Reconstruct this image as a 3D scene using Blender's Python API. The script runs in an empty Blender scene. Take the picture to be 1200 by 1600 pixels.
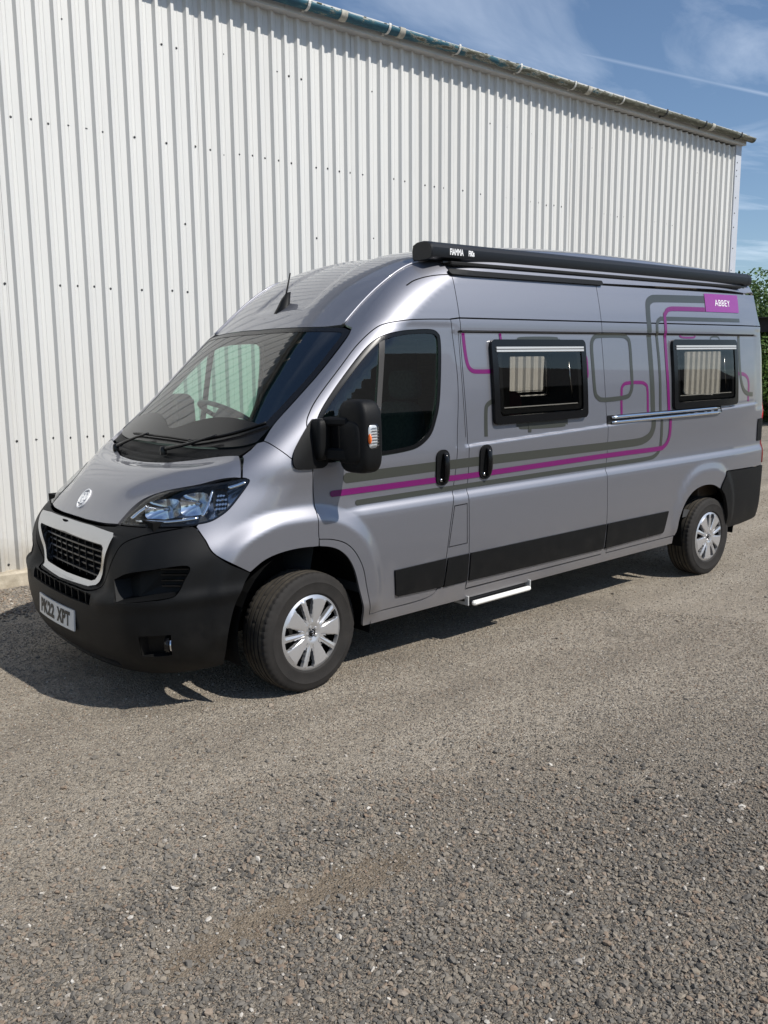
import bpy, math, random
import numpy as np
from mathutils import Vector, Matrix
from mathutils.geometry import delaunay_2d_cdt

rng = np.random.default_rng(11)
random.seed(11)
scene = bpy.context.scene
col = scene.collection

# ------------------------------------------------------------------ camera
CAM = np.array([-1.5709, -4.6020, 1.6657])
YAW, PITCH, ROLL = .87165, -.15935, -.0082
fw = np.array([math.cos(YAW)*math.cos(PITCH), math.sin(YAW)*math.cos(PITCH), math.sin(PITCH)])
rt = np.array([math.sin(YAW), -math.cos(YAW), 0.])
up = np.cross(rt, fw)
rt2 = math.cos(ROLL)*rt + math.sin(ROLL)*up
up2 = -math.sin(ROLL)*rt + math.cos(ROLL)*up
cd = bpy.data.cameras.new('camera')
cam = bpy.data.objects.new('camera', cd); col.objects.link(cam)
cam.matrix_world = Matrix(((rt2[0], up2[0], -fw[0], CAM[0]), (rt2[1], up2[1], -fw[1], CAM[1]),
                           (rt2[2], up2[2], -fw[2], CAM[2]), (0, 0, 0, 1)))
cd.sensor_fit = 'VERTICAL'; cd.sensor_height = 24; cd.lens = 1339.3/1600*24
cd.clip_start = .05; cd.clip_end = 3000
scene.camera = cam
scene.render.resolution_x, scene.render.resolution_y = 768, 1024

# ------------------------------------------------------------------ sky, sun, exposure
SUN = np.array([.30, -.82, 1.0]); SUN /= np.linalg.norm(SUN)
world = bpy.data.worlds.new('World'); scene.world = world; world.use_nodes = True
nt = world.node_tree; nt.nodes.clear()
N = lambda t: nt.nodes.new(t)
sky = N('ShaderNodeTexSky'); sky.sky_type = 'NISHITA'; sky.sun_disc = False
sky.sun_elevation = math.asin(SUN[2]); sky.sun_rotation = math.atan2(SUN[0], SUN[1])
sky.air_density = 1.0; sky.dust_density = .25; sky.ozone_density = 3.6
tc = N('ShaderNodeTexCoord')
sep = N('ShaderNodeSeparateXYZ'); nt.links.new(tc.outputs['Generated'], sep.inputs[0])
# thin cirrus: noise on a plane high overhead, so that it foreshortens towards the horizon
zc = N('ShaderNodeMath'); zc.operation = 'MAXIMUM'; nt.links.new(sep.outputs[2], zc.inputs[0]); zc.inputs[1].default_value = .04
dx = N('ShaderNodeMath'); dx.operation = 'DIVIDE'; nt.links.new(sep.outputs[0], dx.inputs[0]); nt.links.new(zc.outputs[0], dx.inputs[1])
dy = N('ShaderNodeMath'); dy.operation = 'DIVIDE'; nt.links.new(sep.outputs[1], dy.inputs[0]); nt.links.new(zc.outputs[0], dy.inputs[1])
cmb = N('ShaderNodeCombineXYZ'); nt.links.new(dx.outputs[0], cmb.inputs[0]); nt.links.new(dy.outputs[0], cmb.inputs[1])
mp = N('ShaderNodeMapping'); nt.links.new(cmb.outputs[0], mp.inputs[0])
mp.inputs['Rotation'].default_value = (0, 0, math.radians(25)); mp.inputs['Scale'].default_value = (.55, 1.5, 1)
mp.inputs['Location'].default_value = (.4, 1.3, 0)
no = N('ShaderNodeTexNoise'); no.inputs['Scale'].default_value = 1.1; no.inputs['Detail'].default_value = 7; no.inputs['Roughness'].default_value = .58
no.inputs['Distortion'].default_value = .7
nt.links.new(mp.outputs[0], no.inputs['Vector'])
cr_ = N('ShaderNodeMapRange'); cr_.inputs[1].default_value = .46; cr_.inputs[2].default_value = .82; cr_.inputs[3].default_value = 0; cr_.inputs[4].default_value = .36
nt.links.new(no.outputs[0], cr_.inputs[0])
# one condensation trail: a narrow band along a great line on the same cloud plane
dot = N('ShaderNodeVectorMath'); dot.operation = 'DOT_PRODUCT'; nt.links.new(tc.outputs['Generated'], dot.inputs[0])
def cam_dir(px, py):
    d = fw + (px-600)/1339.3*rt2 - (py-800)/1339.3*up2
    return d/np.linalg.norm(d)
tn = np.cross(cam_dir(880, 78), cam_dir(1200, 148)); tn /= np.linalg.norm(tn)
dot.inputs[1].default_value = tuple(tn)
ab = N('ShaderNodeMath'); ab.operation = 'ABSOLUTE'; nt.links.new(dot.outputs['Value'], ab.inputs[0])
tr_ = N('ShaderNodeMapRange'); tr_.inputs[1].default_value = 0; tr_.inputs[2].default_value = .0022; tr_.inputs[3].default_value = .26; tr_.inputs[4].default_value = 0
nt.links.new(ab.outputs[0], tr_.inputs[0])
tnz = N('ShaderNodeMath'); tnz.operation = 'MULTIPLY'; nt.links.new(tr_.outputs[0], tnz.inputs[0])
no2 = N('ShaderNodeTexNoise'); no2.inputs['Scale'].default_value = 9; nt.links.new(tc.outputs['Generated'], no2.inputs['Vector'])
along = cam_dir(1400, 195); da = N('ShaderNodeVectorMath'); da.operation = 'DOT_PRODUCT'; da.inputs[1].default_value = tuple(along)
nt.links.new(tc.outputs['Generated'], da.inputs[0])
fd = N('ShaderNodeMapRange'); fd.inputs[1].default_value = float(along@cam_dir(760, 52)); fd.inputs[2].default_value = float(along@cam_dir(1080, 122)); nt.links.new(da.outputs['Value'], fd.inputs[0])
fm = N('ShaderNodeMath'); fm.operation = 'MULTIPLY'; nt.links.new(no2.outputs[0], fm.inputs[0]); nt.links.new(fd.outputs[0], fm.inputs[1])
nt.links.new(fm.outputs[0], tnz.inputs[1])
mx = N('ShaderNodeMath'); mx.operation = 'MAXIMUM'; nt.links.new(cr_.outputs[0], mx.inputs[0]); nt.links.new(tnz.outputs[0], mx.inputs[1])
mixc = N('ShaderNodeMix'); mixc.data_type = 'RGBA'
nt.links.new(mx.outputs[0], mixc.inputs['Factor']); nt.links.new(sky.outputs[0], mixc.inputs['A']); mixc.inputs['B'].default_value = (13.5, 14.4, 15.8, 1)
bg = N('ShaderNodeBackground'); bg.inputs['Strength'].default_value = .100
nt.links.new(mixc.outputs['Result'], bg.inputs['Color'])
wo = N('ShaderNodeOutputWorld'); nt.links.new(bg.outputs[0], wo.inputs[0])

sd = bpy.data.lights.new('sun', 'SUN'); sd.energy = 4.8; sd.angle = math.radians(.53); sd.color = (1, .962, .90)
sun = bpy.data.objects.new('sun', sd); col.objects.link(sun)
sun.rotation_euler = Vector(SUN).to_track_quat('Z', 'Y').to_euler(); sun.location = (4, -8, 12)
vs = scene.view_settings
vs.view_transform = 'Standard'; vs.look = 'None'; vs.gamma = 1; vs.use_curve_mapping = False
vs.exposure = 0.14

# ------------------------------------------------------------------ helpers
def tag(o, label=None, cat=None, group=None, kind=None):
    if label: o['label'] = label
    if cat: o['category'] = cat
    if group: o['group'] = group
    if kind: o['kind'] = kind
    return o
def empty(name, loc=(0, 0, 0), rot=(0, 0, 0), parent=None):
    o = bpy.data.objects.new(name, None); col.objects.link(o)
    o.location = loc; o.rotation_euler = rot; o.empty_display_size = .2
    if parent: o.parent = parent
    return o
def mesh_obj(name, V, F, mat, parent=None, smooth=False, loc=(0, 0, 0)):
    me = bpy.data.meshes.new(name)
    me.from_pydata([tuple(v) for v in np.asarray(V, float).tolist()], [], F if isinstance(F, list) else np.asarray(F).tolist())
    if smooth: me.polygons.foreach_set('use_smooth', np.ones(len(me.polygons), bool))
    me.update()
    return data_obj(name, me, mat, parent, loc)
def data_obj(name, me, mat=None, parent=None, loc=(0, 0, 0)):
    if mat is not None:
        for m in (mat if isinstance(mat, (list, tuple)) else [mat]): me.materials.append(m)
    o = bpy.data.objects.new(name, me); col.objects.link(o); o.location = loc
    if parent: o.parent = parent
    return o
class MB:
    """collects simple solids into one mesh"""
    def __init__(s): s.V = []; s.F = []
    def add(s, V, F):
        b = len(s.V); s.V += [tuple(map(float, v)) for v in V]; s.F += [tuple(b + i for i in f) for f in F]; return s
    def box(s, c, d, R=None, ch=0.):
        """box, with a small chamfer on every edge when ch > 0"""
        h = np.array(d, float)/2; c = np.array(c, float)
        if ch <= 0:
            V = np.array([(x, y, z) for x in (-1, 1) for y in (-1, 1) for z in (-1, 1)])*h
            F = [(0, 1, 3, 2), (4, 6, 7, 5), (0, 4, 5, 1), (2, 3, 7, 6), (0, 2, 6, 4), (1, 5, 7, 3)]
        else:
            ch = min(ch, .45*min(d))
            V = []; idx = {}
            for sx in (-1, 1):
                for sy in (-1, 1):
                    for sz in (-1, 1):
                        for a in range(3):
                            v = np.array([sx, sy, sz])*(h - ch); v[a] += (sx, sy, sz)[a]*ch
                            idx[(sx, sy, sz, a)] = len(V); V.append(v)
            F = []
            for a in range(3):
                b, e = (a+1) % 3, (a+2) % 3
                for sg in (-1, 1):
                    q = []
                    for (p, r) in ((-1, -1), (1, -1), (1, 1), (-1, 1)):
                        k = [0, 0, 0]; k[a] = sg; k[b] = p; k[e] = r; q.append(idx[(*k, a)])
                    F.append(tuple(q if sg > 0 else q[::-1]))
                for p in (-1, 1):
                    for r in (-1, 1):
                        k0 = [0, 0, 0]; k0[a] = -1; k0[b] = p; k0[e] = r
                        k1 = list(k0); k1[a] = 1
                        q = (idx[(*k0, b)], idx[(*k1, b)], idx[(*k1, e)], idx[(*k0, e)])
                        F.append(q if p*r < 0 else q[::-1])
            for sx in (-1, 1):
                for sy in (-1, 1):
                    for sz in (-1, 1):
                        q = tuple(idx[(sx, sy, sz, a)] for a in range(3))
                        F.append(q if sx*sy*sz > 0 else q[::-1])
            V = np.array(V)
        if R is not None: V = V@np.array(R).T
        return s.add(V + c, F)
    def tube(s, P, r, n=10, caps=True, squash=None):
        P = np.array(P, float); r = np.broadcast_to(np.array(r, float), (len(P),))
        T = np.gradient(P, axis=0); T /= np.linalg.norm(T, axis=1, keepdims=True)
        ref = np.array([0, 0, 1.]) if abs(T[0][2]) < .9 else np.array([1., 0, 0])
        V = []
        for k in range(len(P)):
            a = np.cross(ref, T[k]); a /= np.linalg.norm(a); b = np.cross(T[k], a)
            for i in range(n):
                t = 2*math.pi*i/n
                V.append(P[k] + r[k]*(math.cos(t)*a*(squash or 1) + math.sin(t)*b))
        F = [(k*n+i, k*n+(i+1) % n, (k+1)*n+(i+1) % n, (k+1)*n+i) for k in range(len(P)-1) for i in range(n)]
        if caps: F += [tuple(range(n))[::-1], tuple((len(P)-1)*n+i for i in range(n))]
        return s.add(V, F)
    def lathe(s, prof, n=48, axis='y', c=(0, 0, 0), closed=False):
        """profile of (radius, along) turned about an axis"""
        V = []; m = len(prof)
        for i in range(n):
            t = 2*math.pi*i/n
            for r, a in prof:
                p = (r*math.cos(t), a, r*math.sin(t)) if axis == 'y' else ((a, r*math.cos(t), r*math.sin(t)) if axis == 'x' else (r*math.cos(t), r*math.sin(t), a))
                V.append(np.array(p) + c)
        F = []
        for i in range(n):
            for j in range(m-1 if not closed else m):
                j2 = (j+1) % m; i2 = (i+1) % n
                F.append((i*m+j, i*m+j2, i2*m+j2, i2*m+j))
        return s.add(V, F)
    def prism(s, poly, a, b, axis='y'):
        """polygon of two coordinates pulled along the third axis from a to b"""
        n = len(poly)
        def P(u, v, w): return {'y': (u, w, v), 'x': (w, u, v), 'z': (u, v, w)}[axis]
        V = [P(u, v, a) for u, v in poly] + [P(u, v, b) for u, v in poly]
        F = [tuple(range(n)), tuple(range(2*n-1, n-1, -1))] + [(i, i+n, (i+1) % n+n, (i+1) % n) for i in range(n)]
        return s.add(V, F)
    def build(s, name, mat, parent=None, smooth=False, loc=(0, 0, 0), angle=None):
        o = mesh_obj(name, s.V, s.F, mat, parent, smooth or angle is not None, loc)
        import bmesh
        bm = bmesh.new(); bm.from_mesh(o.data); bmesh.ops.recalc_face_normals(bm, faces=bm.faces[:])
        if angle is not None:
            for e in bm.edges:
                if len(e.link_faces) == 2 and e.calc_face_angle(0) > angle: e.smooth = False
        bm.to_mesh(o.data); bm.free()
        return o
def text_mesh(txt, size, bold=0., depth=0., sx=1., spacing=1.):
    cu = bpy.data.curves.new('lettering', 'FONT'); cu.body = txt; cu.size = size
    cu.align_x = 'CENTER'; cu.align_y = 'CENTER'; cu.offset = bold; cu.extrude = depth; cu.space_character = spacing; cu.resolution_u = 4
    o = bpy.data.objects.new('lettering', cu); col.objects.link(o)
    dg = bpy.context.evaluated_depsgraph_get()
    me = bpy.data.meshes.new_from_object(o.evaluated_get(dg))
    bpy.data.objects.remove(o); bpy.data.curves.remove(cu)
    me.transform(Matrix.Diagonal((sx, 1, 1, 1)))
    return me

# ------------------------------------------------------------------ materials
def new_mat(name):
    m = bpy.data.materials.new(name); m.use_nodes = True
    return m, m.node_tree, m.node_tree.nodes['Principled BSDF']
def mat(name, base, rough=.5, metal=0., spec=.5, coat=0., vary=0., vscale=8., bump=0., bscale=200., vmap=None, rvary=0.):
    m, t, b = new_mat(name)
    b.inputs['Base Color'].default_value = (*base, 1); b.inputs['Roughness'].default_value = rough
    b.inputs['Metallic'].default_value = metal; b.inputs['Specular IOR Level'].default_value = spec
    b.inputs['Coat Weight'].default_value = coat; b.inputs['Coat Roughness'].default_value = .03
    co = t.nodes.new('ShaderNodeTexCoord')
    if vary or rvary:
        n = t.nodes.new('ShaderNodeTexNoise'); n.inputs['Scale'].default_value = vscale; n.inputs['Detail'].default_value = 6; n.inputs['Roughness'].default_value = .6
        if vmap:
            mpn = t.nodes.new('ShaderNodeMapping'); mpn.inputs['Scale'].default_value = vmap
            t.links.new(co.outputs['Object'], mpn.inputs[0]); t.links.new(mpn.outputs[0], n.inputs['Vector'])
        else: t.links.new(co.outputs['Object'], n.inputs['Vector'])
        if vary:
            r = t.nodes.new('ShaderNodeMapRange'); r.inputs[1].default_value = .3; r.inputs[2].default_value = .7
            r.inputs[3].default_value = 1 - vary; r.inputs[4].default_value = 1 + vary
            t.links.new(n.outputs[0], r.inputs[0])
            mu = t.nodes.new('ShaderNodeVectorMath'); mu.operation = 'SCALE'; mu.inputs[0].default_value = base
            t.links.new(r.outputs[0], mu.inputs['Scale']); t.links.new(mu.outputs[0], b.inputs['Base Color'])
        if rvary:
            r2 = t.nodes.new('ShaderNodeMapRange'); r2.inputs[1].default_value = .3; r2.inputs[2].default_value = .7
            r2.inputs[3].default_value = max(0, rough - rvary); r2.inputs[4].default_value = min(1, rough + rvary)
            t.links.new(n.outputs[0], r2.inputs[0]); t.links.new(r2.outputs[0], b.inputs['Roughness'])
    if bump:
        n2 = t.nodes.new('ShaderNodeTexNoise'); n2.inputs['Scale'].default_value = bscale; n2.inputs['Detail'].default_value = 3
        t.links.new(co.outputs['Object'], n2.inputs['Vector'])
        bu = t.nodes.new('ShaderNodeBump'); bu.inputs['Strength'].default_value = bump; bu.inputs['Distance'].default_value = .002
        t.links.new(n2.outputs[0], bu.inputs['Height']); t.links.new(bu.outputs[0], b.inputs['Normal'])
    return m
def glass(name, tint, ior=1.75, rough=0.):
    m, t, b = new_mat(name); t.nodes.remove(b)
    tr = t.nodes.new('ShaderNodeBsdfTransparent'); tr.inputs[0].default_value = (*tint, 1)
    gl = t.nodes.new('ShaderNodeBsdfGlossy'); gl.inputs['Roughness'].default_value = rough
    # a thin sheet mirrors alike from both sides, so undo the node's own inversion on back faces
    fr = t.nodes.new('ShaderNodeFresnel'); ge = t.nodes.new('ShaderNodeNewGeometry')
    ma = t.nodes.new('ShaderNodeMath'); ma.operation = 'MULTIPLY_ADD'; ma.inputs[1].default_value = 1/ior - ior; ma.inputs[2].default_value = ior
    t.links.new(ge.outputs['Backfacing'], ma.inputs[0]); t.links.new(ma.outputs[0], fr.inputs[0])
    mi = t.nodes.new('ShaderNodeMixShader'); t.links.new(fr.outputs[0], mi.inputs[0])
    t.links.new(tr.outputs[0], mi.inputs[1]); t.links.new(gl.outputs[0], mi.inputs[2])
    t.links.new(mi.outputs[0], t.nodes['Material Output'].inputs[0])
    return m
M = {}
M['paint'] = mat('silver_grey_metallic_paint', (.262, .264, .292), .50, .86, .5, 1.0, vary=.05, vscale=420)
def road_dust(m, z0, z1, amount, tint, scale=5.):
    """dust thrown up from the yard, patchy, thinning out upwards"""
    t = m.node_tree; b = t.nodes['Principled BSDF']; L = t.links.new
    co = t.nodes.new('ShaderNodeTexCoord'); se = t.nodes.new('ShaderNodeSeparateXYZ'); L(co.outputs['Object'], se.inputs[0])
    n = t.nodes.new('ShaderNodeTexNoise'); n.inputs['Scale'].default_value = scale; n.inputs['Detail'].default_value = 8; n.inputs['Roughness'].default_value = .65; L(co.outputs['Object'], n.inputs['Vector'])
    zr = t.nodes.new('ShaderNodeMapRange'); zr.inputs[1].default_value = z0; zr.inputs[2].default_value = z1; zr.inputs[3].default_value = .5; zr.inputs[4].default_value = -.25; L(se.outputs[2], zr.inputs[0])
    ad = t.nodes.new('ShaderNodeMath'); ad.operation = 'ADD'; L(n.outputs[0], ad.inputs[0]); L(zr.outputs[0], ad.inputs[1])
    mr = t.nodes.new('ShaderNodeMapRange'); mr.inputs[1].default_value = .5; mr.inputs[2].default_value = 1.0; mr.inputs[3].default_value = 0; mr.inputs[4].default_value = amount; L(ad.outputs[0], mr.inputs[0])
    mx_ = t.nodes.new('ShaderNodeMix'); mx_.data_type = 'RGBA'; L(mr.outputs[0], mx_.inputs['Factor'])
    old = b.inputs['Base Color']
    if old.is_linked: L(old.links[0].from_socket, mx_.inputs['A'])
    else: mx_.inputs['A'].default_value = old.default_value
    mx_.inputs['B'].default_value = (*tint, 1); L(mx_.outputs['Result'], b.inputs['Base Color'])
    for nm in ('Metallic', 'Coat Weight'):
        s = b.inputs[nm]; v = s.default_value
        if v > 0:
            q = t.nodes.new('ShaderNodeMapRange'); q.inputs[1].default_value = 0; q.inputs[2].default_value = 1; q.inputs[3].default_value = v; q.inputs[4].default_value = 0
            L(mr.outputs[0], q.inputs[0]); L(q.outputs[0], s)
road_dust(M['paint'], .25, .75, .42, (.19, .165, .135))
M['black_plastic'] = mat('black_textured_plastic', (.0038, .0040, .0044), .55, 0, .22, vary=.2, vscale=14, bump=.25, bscale=900)
M['gloss_black'] = mat('gloss_black_plastic', (.006, .006, .0065), .2, 0, .32)
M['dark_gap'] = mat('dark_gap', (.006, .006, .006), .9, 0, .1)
road_dust(M['black_plastic'], .15, .65, .055, (.15, .13, .105), 7)
M['liner'] = mat('cab_lining_grey', (.055, .056, .058), .85, 0, .2, vary=.15, vscale=20)
M['dash'] = mat('dashboard_plastic', (.06, .063, .066), .6, 0, .4, bump=.2, bscale=600)
M['seat'] = mat('seat_fabric', (.06, .06, .065), .95, 0, .2, vary=.25, vscale=60)
M['cushion'] = mat('mauve_cushion_fabric', (.22, .075, .085), .95, 0, .2, vary=.2, vscale=50)
M['cabinet'] = mat('brown_cabinet_wood', (.14, .095, .065), .5, 0, .4, vary=.2, vscale=12, vmap=(1, 1, 12))
M['ceiling'] = mat('headlining', (.085, .083, .078), .9, 0, .2)
M['rubber'] = mat('dusty_tyre_rubber', (.0185, .0165, .015), .80, 0, .35, vary=.3, vscale=9, bump=.3, bscale=500)
M['tread'] = mat('dusty_tyre_tread', (.050, .043, .034), .9, 0, .25, vary=.35, vscale=14, bump=.3, bscale=500)
M['trim_silver'] = mat('wheel_trim_silver', (.62, .62, .63), .30, .75, .5, .5)
M['steel'] = mat('dark_steel', (.03, .03, .03), .55, .6, .5)
road_dust(M['trim_silver'], -.2, .25, .30, (.12, .10, .085), 14)
M['chrome'] = mat('chrome', (.80, .81, .83), .07, 1.0)
M['satin_chrome'] = mat('satin_chrome', (.50, .51, .53), .20, 1.0)
M['alu'] = mat('brushed_aluminium', (.58, .58, .57), .42, .4)
M['white_plastic'] = mat('white_plastic', (.78, .77, .73), .45, 0, .5, vary=.05)
M['plate'] = mat('plate_white', (.66, .66, .64), .32, 0, .5)
M['letter_black'] = mat('letter_black', (.01, .01, .01), .5)
M['letter_white'] = mat('letter_white', (.78, .78, .78), .45)
M['magenta'] = mat('magenta_vinyl', (.135, .004, .098), .30, 0, .5, .3)
M['violet'] = mat('violet_vinyl', (.23, .030, .215), .32, 0, .5, .3)
M['olive'] = mat('grey_green_vinyl', (.040, .043, .037), .34, 0, .5, .25)
M['lens_red'] = mat('red_lens', (.55, .018, .010), .12, 0, .5, .5)
M['lens_orange'] = mat('orange_bulb', (.85, .16, .02), .25)
M['awning'] = mat('anthracite_powder_coat', (.0085, .0095, .0115), .42, 0, .34, bump=.1, bscale=900)
M['windscreen'] = glass('windscreen_glass', (.66, .84, .75), 2.3)
M['tinted'] = glass('cab_glass', (.50, .72, .63), 1.75)
M['acrylic'] = glass('tinted_acrylic', (.62, .60, .56), 1.55)
M['lamp_glass'] = glass('headlamp_lens', (.92, .94, .95), 1.5)
M['reflector'] = mat('lamp_reflector', (.80, .82, .86), .12, 1.0)
M['lamp_dark'] = mat('lamp_housing', (.02, .021, .023), .35, .3)
# ------------------------------------------------------------------ ground
def vnoise(x, y, seed=0):
    """smooth value noise"""
    r = np.random.default_rng(seed); T = r.random((64, 64))
    xi = np.floor(x).astype(int); yi = np.floor(y).astype(int); fx = x - xi; fy = y - yi
    fx = fx*fx*(3-2*fx); fy = fy*fy*(3-2*fy)
    g = lambda a, b: T[a % 64, b % 64]
    return (g(xi, yi)*(1-fx) + g(xi+1, yi)*fx)*(1-fy) + (g(xi, yi+1)*(1-fx) + g(xi+1, yi+1)*fx)*fy
def sst0(a, b, x):
    t = np.clip((x-a)/(b-a), 0, 1); return t*t*(3-2*t)
def ground_z(x, y):
    near = np.exp(-((x-1)**2 + (y+2)**2)/300)
    h = .022*(vnoise(x*.9, y*.9, 1) - .5) + .012*(vnoise(x*3.1, y*3.1, 2) - .5) + .006*(vnoise(x*9, y*9, 3) - .5)
    rut = -.014*np.exp(-((y + 2.51)/.13)**2) + .018*np.exp(-((y + 2.23 + .09*(x + .2))/.13)**2)
    under = 1 - .85*np.exp(-(np.clip(np.abs(y) - .8, 0, 9)/.35)**2)*sst0(-.6, .2, x)*(1 - sst0(5.8, 6.6, x))
    return (h*under + rut*np.exp(-((x + .15)/.75)**2))*near - .004 - .125*sst0(1.5, 2.75, y)*np.exp(-(np.clip(x - 12.6, 0, 99)/2)**2)
def graded(c, fine, half, far, n):
    a = np.arange(-half, half + 1e-6, fine); k = np.geomspace(fine, far, n).cumsum(); k = k/k[-1]*(far - half)
    return np.concatenate([-(half + k)[::-1], a, half + k]) + c
gx = graded(.8, .05, 3.6, 900, 60); gy = graded(-1.4, .05, 3.4, 900, 60)
X, Y = np.meshgrid(gx, gy, indexing='ij')
V = np.stack([X.ravel(), Y.ravel(), ground_z(X, Y).ravel()], 1)
nx, ny = len(gx), len(gy); I = np.arange(nx*ny).reshape(nx, ny)
F = np.stack([I[:-1, :-1].ravel(), I[1:, :-1].ravel(), I[1:, 1:].ravel(), I[:-1, 1:].ravel()], 1)
def ground_material():
    m, t, b = new_mat('compacted_gravel')
    L = t.links.new; Nn = t.nodes.new
    co = Nn('ShaderNodeTexCoord')
    def noise(sc, det=5, ro=.6):
        n = Nn('ShaderNodeTexNoise'); n.inputs['Scale'].default_value = sc; n.inputs['Detail'].default_value = det; n.inputs['Roughness'].default_value = ro
        L(co.outputs['Object'], n.inputs['Vector']); return n
    def ramp(src, pts):
        r = Nn('ShaderNodeValToRGB'); L(src, r.inputs[0]); e = r.color_ramp.elements
        e[0].position, e[0].color = pts[0][0], (*pts[0][1], 1); e[1].position, e[1].color = pts[-1][0], (*pts[-1][1], 1)
        for p, c in pts[1:-1]:
            q = e.new(p); q.color = (*c, 1)
        return r
    def mix(f, a, b_, mode='MIX'):
        x = Nn('ShaderNodeMix'); x.data_type = 'RGBA'; x.blend_type = mode
        if isinstance(f, float): x.inputs['Factor'].default_value = f
        else: L(f, x.inputs['Factor'])
        L(a, x.inputs['A']); L(b_, x.inputs['B']); return x.outputs['Result']
    big = noise(.55, 4); mid = noise(2.6, 5); fine = noise(38, 4, .7); grit = noise(210, 3, .7)
    # wheel tracks along the yard: noise drawn out lengthwise
    mpn = Nn('ShaderNodeMapping'); mpn.inputs['Scale'].default_value = (.35, 1.6, 1); L(co.outputs['Object'], mpn.inputs[0])
    band = Nn('ShaderNodeTexNoise'); band.inputs['Scale'].default_value = 1.3; band.inputs['Detail'].default_value = 6; band.inputs['Roughness'].default_value = .6; L(mpn.outputs[0], band.inputs['Vector'])
    # fines packed by traffic beside the van, loose darker chippings nearer the camera
    sx = Nn('ShaderNodeSeparateXYZ'); L(co.outputs['Object'], sx.inputs[0])
    yb = Nn('ShaderNodeMath'); yb.operation = 'MULTIPLY_ADD'; L(sx.outputs[0], yb.inputs[0]); yb.inputs[1].default_value = .20; L(sx.outputs[1], yb.inputs[2])
    yn = Nn('ShaderNodeMath'); yn.operation = 'MULTIPLY_ADD'; L(mid.outputs[0], yn.inputs[0]); yn.inputs[1].default_value = 1.1; L(yb.outputs[0], yn.inputs[2])
    zone = Nn('ShaderNodeMapRange'); zone.interpolation_type = 'SMOOTHSTEP'; zone.inputs[1].default_value = -.95; zone.inputs[2].default_value = -2.6; zone.inputs[3].default_value = 0; zone.inputs[4].default_value = 1
    L(yn.outputs[0], zone.inputs[0])
    dust_a = ramp(band.outputs[0], [(.28, (.245, .203, .154)), (.48, (.372, .317, .244)), (.70, (.47, .41, .328))])
    dust_b = ramp(mid.outputs[0], [(.3, (.125, .102, .076)), (.5, (.168, .140, .107)), (.72, (.215, .184, .143))])
    dustc = mix(zone.outputs[0], dust_a.outputs[0], dust_b.outputs[0])
    def stones(sc):
        v = Nn('ShaderNodeTexVoronoi'); v.inputs['Scale'].default_value = sc; v.inputs['Randomness'].default_value = 1
        L(co.outputs['Object'], v.inputs['Vector'])
        s = Nn('ShaderNodeSeparateColor'); L(v.outputs['Color'], s.inputs[0])
        c = ramp(s.outputs[0], [(0, (.10, .096, .09)), (.35, (.17, .157, .14)), (.62, (.25, .215, .175)), (.88, (.33, .295, .245)), (.965, (.42, .39, .34)), (1, (.58, .55, .50))])
        return v, c, s
    v1, c1, s1 = stones(88); v2, c2, s2 = stones(165)
    amt = Nn('ShaderNodeMapRange'); amt.inputs[1].default_value = .35; amt.inputs[2].default_value = .66; amt.inputs[3].default_value = .25; amt.inputs[4].default_value = .75
    L(big.outputs[0], amt.inputs[0])
    sel = Nn('ShaderNodeMath'); sel.operation = 'LESS_THAN'; L(s1.outputs[1], sel.inputs[0]); L(amt.outputs[0], sel.inputs[1])
    sc2 = mix(.40, dustc, c2.outputs[0])
    c = mix(sel.outputs[0], sc2, mix(.50, dustc, c1.outputs[0]))
    # a streak of bare trodden earth
    sb = Nn('ShaderNodeMath'); sb.operation = 'MULTIPLY_ADD'; L(fine.outputs[0], sb.inputs[0]); sb.inputs[1].default_value = .22; L(sx.outputs[1], sb.inputs[2])
    d1 = Nn('ShaderNodeMath'); d1.operation = 'SUBTRACT'; L(sb.outputs[0], d1.inputs[0]); d1.inputs[1].default_value = -2.40
    q1 = Nn('ShaderNodeMath'); q1.operation = 'DIVIDE'; L(d1.outputs[0], q1.inputs[0]); q1.inputs[1].default_value = .105
    d2 = Nn('ShaderNodeMath'); d2.operation = 'ADD'; L(sx.outputs[0], d2.inputs[0]); d2.inputs[1].default_value = .16
    q2 = Nn('ShaderNodeMath'); q2.operation = 'DIVIDE'; L(d2.outputs[0], q2.inputs[0]); q2.inputs[1].default_value = .56
    p1 = Nn('ShaderNodeMath'); p1.operation = 'POWER'; L(q1.outputs[0], p1.inputs[0]); p1.inputs[1].default_value = 2
    p2 = Nn('ShaderNodeMath'); p2.operation = 'POWER'; L(q2.outputs[0], p2.inputs[0]); p2.inputs[1].default_value = 2
    ps = Nn('ShaderNodeMath'); ps.operation = 'ADD'; L(p1.outputs[0], ps.inputs[0]); L(p2.outputs[0], ps.inputs[1])
    pm = Nn('ShaderNodeMapRange'); pm.interpolation_type = 'SMOOTHSTEP'; pm.inputs[1].default_value = .55; pm.inputs[2].default_value = 1.2; pm.inputs[3].default_value = .9; pm.inputs[4].default_value = 0; L(ps.outputs[0], pm.inputs[0])
    earth = ramp(fine.outputs[0], [(.3, (.150, .118, .084)), (.7, (.215, .172, .125))])
    c = mix(pm.outputs[0], c, earth.outputs[0])
    gr = ramp(grit.outputs[0], [(.3, (.60, .60, .60)), (.5, (1, 1, 1)), (.72, (1.34, 1.33, 1.30))])
    c = mix(1.0, c, gr.outputs[0], 'MULTIPLY')
    fr = ramp(fine.outputs[0], [(.28, (.76, .75, .74)), (.5, (1, 1, 1)), (.75, (1.16, 1.15, 1.12))])
    c = mix(1.0, c, fr.outputs[0], 'MULTIPLY')
    # damp, darker patches with their own outline
    damp = noise(.8, 6, .65)
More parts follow.
